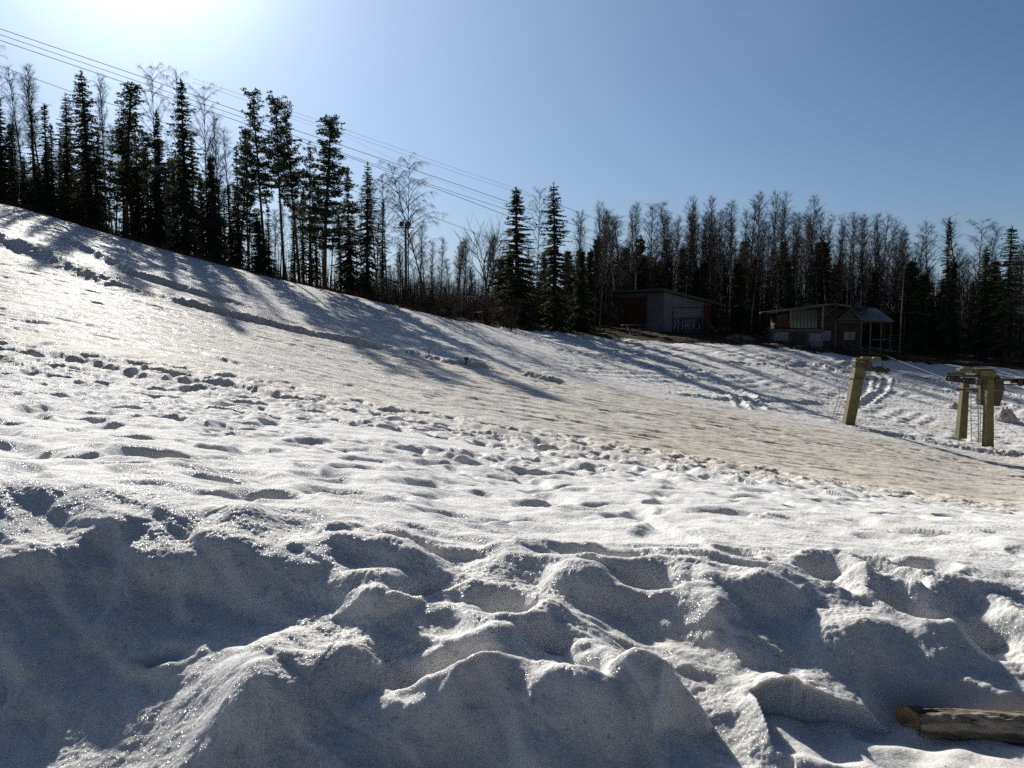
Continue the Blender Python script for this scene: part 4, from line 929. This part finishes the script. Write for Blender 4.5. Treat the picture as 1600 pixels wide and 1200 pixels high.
# ------------------------------------------------------------------ ski lift
M_OLIVE = mat('olive_yellow_steel', (.12, .108, .040), .6, var=.22, vscale=3, bump=.002, bscale=30)
M_OLIVED = mat('worn_olive_steel', (.055, .050, .024), .65, var=.3, vscale=2.5)
M_BLACK = mat('greasy_black_steel', (.035, .035, .032), .5, var=.3, vscale=8)
M_RUB = mat('black_rubber', (.025, .025, .025), .8)
M_GALV = mat('galvanised_rail', (.22, .22, .21), .5, metal=.5, var=.2)
def wheel(c, rad, par, w=.09):
    m = MB(); m.tube([(c[0], c[1]-w/2, c[2]), (c[0], c[1]+w/2, c[2])], rad, 18); t = m.build('sheave_wheel', M_RUB, par, False, .008)
    MB().tube([(c[0], c[1]-w/2-.012, c[2]), (c[0], c[1]+w/2+.012, c[2])], rad*.25, 12).build('hub', M_BLACK, t)
def ladder(par, a, b, w, n, off):
    m = MB(); a = Vector(a); b = Vector(b); o = Vector(off)
    for s in (-.5, .5): m.bar(a+o*s*w, b+o*s*w, .032, .032, (0, 1, 0.01))
    for i in range(n): p = a.lerp(b, (i+.5)/n); m.bar(p-o*w*.5, p+o*w*.5, .024, .024, (0, 0, 1))
    return m.build('ladder', M_GALV, par)
def tower_one():
    x, Y = P(1323, 664); z = ground_z(x, Y); m_ = Y/F; r = empty('lift_tower', (x, Y, z), 0, 'smaller olive lift tower with one leaning post and two pairs of sheaves', 'ski lift tower', 'towers of the ski lift')
    Hh = 92*m_; lean = 17*m_
    def sect(mb, c, w, d, k0=None): 
        for sx, sy in ((-1,-1),(1,-1),(1,1),(-1,1)): mb.v.append((c[0]+sx*w/2, c[1]+sy*d/2, c[2]))
    m = MB(); sect(m, (0, 0, -.5), .56, .56); sect(m, (lean, 0, Hh), .62, .50)
    m.f = [[0,3,2,1],[4,5,6,7],[0,1,5,4],[1,2,6,5],[2,3,7,6],[3,0,4,7]]; m.build('post', M_OLIVE, r, False, .02)
    m = MB(); m.box((lean, 0, Hh+.18), (.75, .62, .38)); m.build('post_head', M_OLIVED, r, False, .02)
    m = MB(); m.box((lean+.42, .0, Hh+.42), (1.5, .42, .13)); m.box((lean+.30, -.1, Hh+.53), (.5, .3, .10)); m.box((lean+.92, -.1, Hh+.52), (.42, .35, .09)); m.box((lean-.1, -.05, Hh+.33), (.5, .6, .1)); m.build('crossarm', M_OLIVE, r, False, .012)
    for k, cx in enumerate((.72, 1.33)):
        s = MB(); zz = Hh-.02-.10*k; s.box((lean+cx, -.15, zz), (.62, .07, .09)); s.box((lean+cx-.12, -.15, zz+.16), (.10, .1, .3)); s.box((lean+cx-.3, -.12, zz+.1), (.5, .1, .12)); a = s.build('sheave_beam', M_BLACK, r)
        for dx in (-.17, .17): wheel((lean+cx+dx, -.26, zz-.07), .155, a); wheel((lean+cx+dx, .16, zz-.07), .155, a)
    s = MB().box((lean+.40, -.15, Hh+.02), (.3, .4, .55)).build('bracket', M_BLACK, r, False, .01)
    m = MB(); m.box((lean+.35, -.36, Hh-.70), (2.1, .06, .06)); m.box((lean+.6, -.30, Hh-.58), (.5, .05, .05)); m.box((lean-.55, -.2, Hh-.70), (.06, .4, .06)); m.build('work_platform', M_BLACK, r)
    ladder(r, (-.95, -.05, -.2), (lean-.55, -.05, Hh+.1), .30, 13, (.92, .38, 0))
    return Vector((x, Y, z)), lean, Hh
T1, l1, h1 = tower_one()
def tower_two():
    x, Y = P(1543, 700); z = ground_z(x, Y); m_ = Y/F; r = empty('lift_tower', (x, Y, z), 0, 'bigger olive lift tower with two legs and a drive housing', 'ski lift tower', 'towers of the ski lift')
    U = lambda px: (px-1315)/5*m_; V = lambda py: (800-py)/5*m_         # measured on the enlarged view
    def leg(x0, x1, z0, z1, w0, w1, y):
        m = MB()
        for c, w, zz in ((x0, w0, z0), (x1, w1, z1)):
            for sx, sy in ((-1,-1),(1,-1),(1,1),(-1,1)): m.v.append((c+sx*w/2, y+sy*w/2, zz))
        m.f = [[0,3,2,1],[4,5,6,7],[0,1,5,4],[1,2,6,5],[2,3,7,6],[3,0,4,7]]; return m.build('leg', M_OLIVE, r, False, .015)
    leg(U(1318), U(1300), V(860), V(235), .48, .36, 0); leg(U(1212), U(1228), V(760), V(240), .50, .34, 1.5)
    MB().box((U(1265), .75, V(248)), (.9, 2.0, .26)).build('top_frame', M_OLIVED, r, False, .015)
    m = MB(); m.box((U(1205), .2, V(190)), (2.0, .45, .14)); m.box((U(1120), .1, V(182)), (.5, .4, .22)); m.box((U(1200), .1, V(200)), (.3, .5, .24)); m.box((U(1270), .1, V(215)), (.9, .9, .30)); m.build('crossarm', M_OLIVE, r, False, .012)
    h = MB(); h.prism([(U(1300), V(260)), (U(1300), V(480)), (U(1418), V(480)), (U(1450), V(340)), (U(1440), V(285)), (U(1400), V(240)), (U(1340), V(225))], .25, 1.25); hs = h.build('drive_housing', M_OLIVED, r, False, .03)
    MB().box((U(1378), .22, V(352)), (1.0, .06, .12)).build('housing_rib', M_OLIVE, hs)
    k = MB(); k.tube([(U(1372), .2, V(262)), (U(1372), 1.35, V(262))], .24, 20); k.build('motor', M_BLACK, r, False, .02)
    for cx, cz, n in ((1012, 250, 2), (1130, 268, 2)):
        s = MB(); s.box((U(cx+20), -.05, V(cz-32)), (1.1, .08, .14)); s.box((U(cx+5), -.05, V(cz-12)), (.8, .06, .08)); a = s.build('sheave_beam', M_BLACK, r)
        for dx in (-22, 28): wheel((U(cx+dx), -.2, V(cz+4+(dx+22)*.15)), .17, a); wheel((U(cx+dx), .12, V(cz+4+(dx+22)*.15)), .17, a)
    s = MB(); s.box((U(1500), .1, V(268)), (2.1, .1, .16)); s.box((U(1560), .1, V(282)), (1.2, .1, .2)); a = s.build('sheave_beam', M_BLACK, r)
    for px in (1545, 1585, 1640, 1680): wheel((U(px), -.05, V(290)), .2, a)
    MB().box((U(1608), -.12, V(325)), (.22, .2, .32)).build('end_buffer', mat('yellow_paint', (.6, .38, .06), .6), r, False, .02)
    MB().box((U(1115), -.1, V(343)), (1.2, .1, .12)).build('work_platform', M_BLACK, r); MB().box((U(1190), .3, V(350)), (.35, .8, .2)).build('bracket', M_BLACK, r)
    ladder(r, (U(1252), .5, V(770)), (U(1222), .5, V(262)), .42, 16, (1, 0, 0)); ladder(r, (U(1283), .2, V(770)), (U(1262), .2, V(262)), .2, 14, (1, 0, 0))
    return Vector((x, Y, z)), U, V
T2, U2, V2 = tower_two()
a1 = T1+Vector((l1+.5, -.26, h1-.24)); a1b = T1+Vector((l1+1.6, -.26, h1-.36)); b1 = T2+Vector((U2(990), -.2, V2(272))); b2 = T2+Vector((U2(1160), -.2, V2(298)))
cable('haul_rope', [at(1235, 541, 91), T1+Vector((-.3, .2, h1-.3)), a1, a1b, T2+Vector((U2(1180), .4, V2(300))), T2+Vector((U2(1800), 0, V2(312)))], .016, 'drag lift rope from the lodge over the smaller tower', 'lift rope', 'ropes of the ski lift', .02)
cable('haul_rope', [at(1295, 540, 91), at(1384, 556, 80), b1+Vector((0,0,.02)), b2, T2+Vector((U2(1420), -.05, V2(300))), T2+Vector((U2(1800), -.05, V2(300)))], .02, 'drag lift rope from the lodge straight to the bigger tower', 'lift rope', 'ropes of the ski lift', .02)
# ------------------------------------------------------------------ snow heaps, log, small things
SNOWM = bpy.data.materials['coarse_spring_snow']; 
def dirty_snow():
    m = mat('dirty_heaped_snow', (.72, .66, .57), .85, dark=(.50, .43, .34), vscale=2.5, bump=.05, bscale=7, spec=.1); return m
def earth_snow():
    m = mat('earth_with_old_snow', (.30, .27, .24), .9, dark=(.045, .035, .025), vscale=1.6, bump=.05, bscale=7, spec=.1); return m
def heap(u, v, w, h, label, seed):
    x, Y = P(u, v); z = ground_z(x, Y); n = 70; a = np.linspace(-1, 1, n); gx, gy = np.meshgrid(a, a); rr = np.hypot(gx, gy)
    wx, wy = gx*w/2, gy*w*.4; f = np.clip(1-rr**1.6, 0, 1)**.7; b = billow(wx*1.5+seed, wy*1.5, 4, 200+seed, .6)
    zz = h*f*(.55+1.3*b)-.12*(rr > .95); zz = np.where(rr > 1, -.35, zz)
    # broken lumps pushed together
    bx, by = base_z(x+wx, Y+wy)-z, 0
    V = np.stack([wx, wy, zz+bx], -1).reshape(-1, 3); i = np.arange(n-1)[:, None]*n+np.arange(n-1)[None]; Q = np.stack([i, i+1, i+1+n, i+n], -1).reshape(-1, 4)
    if seed == 3: pass
    o = link('snow_pile', mesh_np('snow_pile', V, Q, earth_snow() if seed == 3 else dirty_snow(), True)); o.location = (x, Y, z-.02); tag(o, label, 'snow pile', 'piles of ploughed snow by the lift')
heap(1572, 658, 1.9, .85, 'lumpy dirty snow pile right behind the bigger lift tower', 1)
heap(1495, 638, 1.4, .42, 'low snow lump beyond and left of the bigger lift tower', 2)
heap(1158, 531, 3.6, .6, 'long snow-streaked mound between the shed and the lodge', 3)
def log():
    a = Vector(LOGA); b = Vector(LOGB); r = empty('wooden_log', a, 0, 'weathered grey-brown log lying on the snow in the lower corner', 'log')
    wood = mat('weathered_log', (.42, .36, .28), .9, dark=(.11, .09, .07), vscale=4, bump=.008, bscale=16, stretch=(.6, 9, 9), spec=.15)
    d = b-a; n = 110; k = 44; V = []; rg_ = random.Random(9)
    dn = d.normalized(); yv = Vector((0, 0, 1)).cross(dn).normalized(); zv = dn.cross(yv)
    for i in range(n):
        t = i/(n-1); c = d*t*1.6
        for j in range(k):
            an = 2*math.pi*j/k; rad = .047*(1+.06*math.sin(3*an+t*4)+.05*perlin(np.array([an*1.5]), np.array([t*9.]), 300)[0]); 
            rad -= .011*max(0, 1-abs(perlin(np.array([an*1.9]), np.array([t*2.2]), 305)[0])*7)+.004*max(0, 1-abs(perlin(np.array([an*4]), np.array([t*5.]), 306)[0])*6)
            rad *= 1-.10*abs(math.cos(an*1.0))**4*0+.0; rad *= 1-.10*max(0, math.sin(an-.5))**3
            ch = .05*max(0, math.cos(an-.2))*(1 if i == 0 else 0)-.02*(i == 0)
            bite = -.008*max(0, perlin(np.array([an*2.]), np.array([t*16.]), 301)[0])
            V.append(c+dn*(.035*math.sin(an-1.6)*(i == 0)+.02*math.sin(an-1.6)*(i == 1))+(yv*math.cos(an)+zv*math.sin(an))*(rad+bite))
    Fq = [(i*k+j, i*k+(j+1) % k, (i+1)*k+(j+1) % k, (i+1)*k+j) for i in range(n-1) for j in range(k)]
    o = link('log_body', mesh_np('log_body', [tuple(v) for v in V], Fq, wood, True), r)
    c0 = sum((V[j] for j in range(k)), Vector())/k; VV = [tuple(c0+dn*.012)]; 
    for s_ in (.5, 1): VV += [tuple(c0+(V[j]-c0)*s_*1.0+dn*(.006 if s_ < 1 else 0)) for j in range(k)]
    f = [(0, 1+j, 1+(j+1) % k) for j in range(k)]; f4 = [(1+j, 1+k+j, 1+k+(j+1) % k) for j in range(k)]+[(1+j, 1+k+(j+1) % k, 1+(j+1) % k) for j in range(k)]
    link('cut_end', mesh_np('cut_end', VV, f+f4, mat('cut_wood', (.55, .38, .18), .8, dark=(.22, .14, .07), vscale=30), True), r)
log()
def stake():
    x, Y = P(728, 571); z = ground_z(x, Y); r = empty('marker_stake', (x, Y, z), 0, 'short dark stake stuck in the snow at the track edge', 'stake')
    MB().tube([(0, 0, -.2), (.03, 0, .45)], [.05, .04], 8).build('post', M_BLACK, r); MB().box((.03, -.03, .38), (.22, .04, .14)).build('board', M_DARKW, r)
stake()
def sign_box():
    p = at(692, 496, 70.5); z = ground_z(p.x, p.y); r = empty('junction_box', (p.x, p.y, z), 0, 'small pale box on two short legs at the foot of the brush', 'box')
    for s in (-.18, .18): MB().box((s, 0, .2), (.05, .05, .6)).build('leg', M_CONC, r)
    MB().box((0, 0, .55), (.5, .2, .26)).build('box_body', M_CONC, r, False, .01)
sign_box()
def twig_clump(u, v, h, lab):
    x, Y = P(u, v); t = TB(); g = random.Random(int(u))
    for i in range(9): t.spike((g.uniform(-.15, .15), g.uniform(-.1, .1), -.1), unit((g.gauss(0, .25), g.gauss(0, .25), 1)), h*g.uniform(.6, 1.1), .012)
    o = link('dead_weed', t.mesh('dead_weed', M_DRY)); o.location = (x, Y, ground_z(x, Y)); tag(o, lab, 'weed', 'dead weeds poking out of the snow')
twig_clump(668, 558, .8, 'thin dead weed poking from the snow on the track edge')
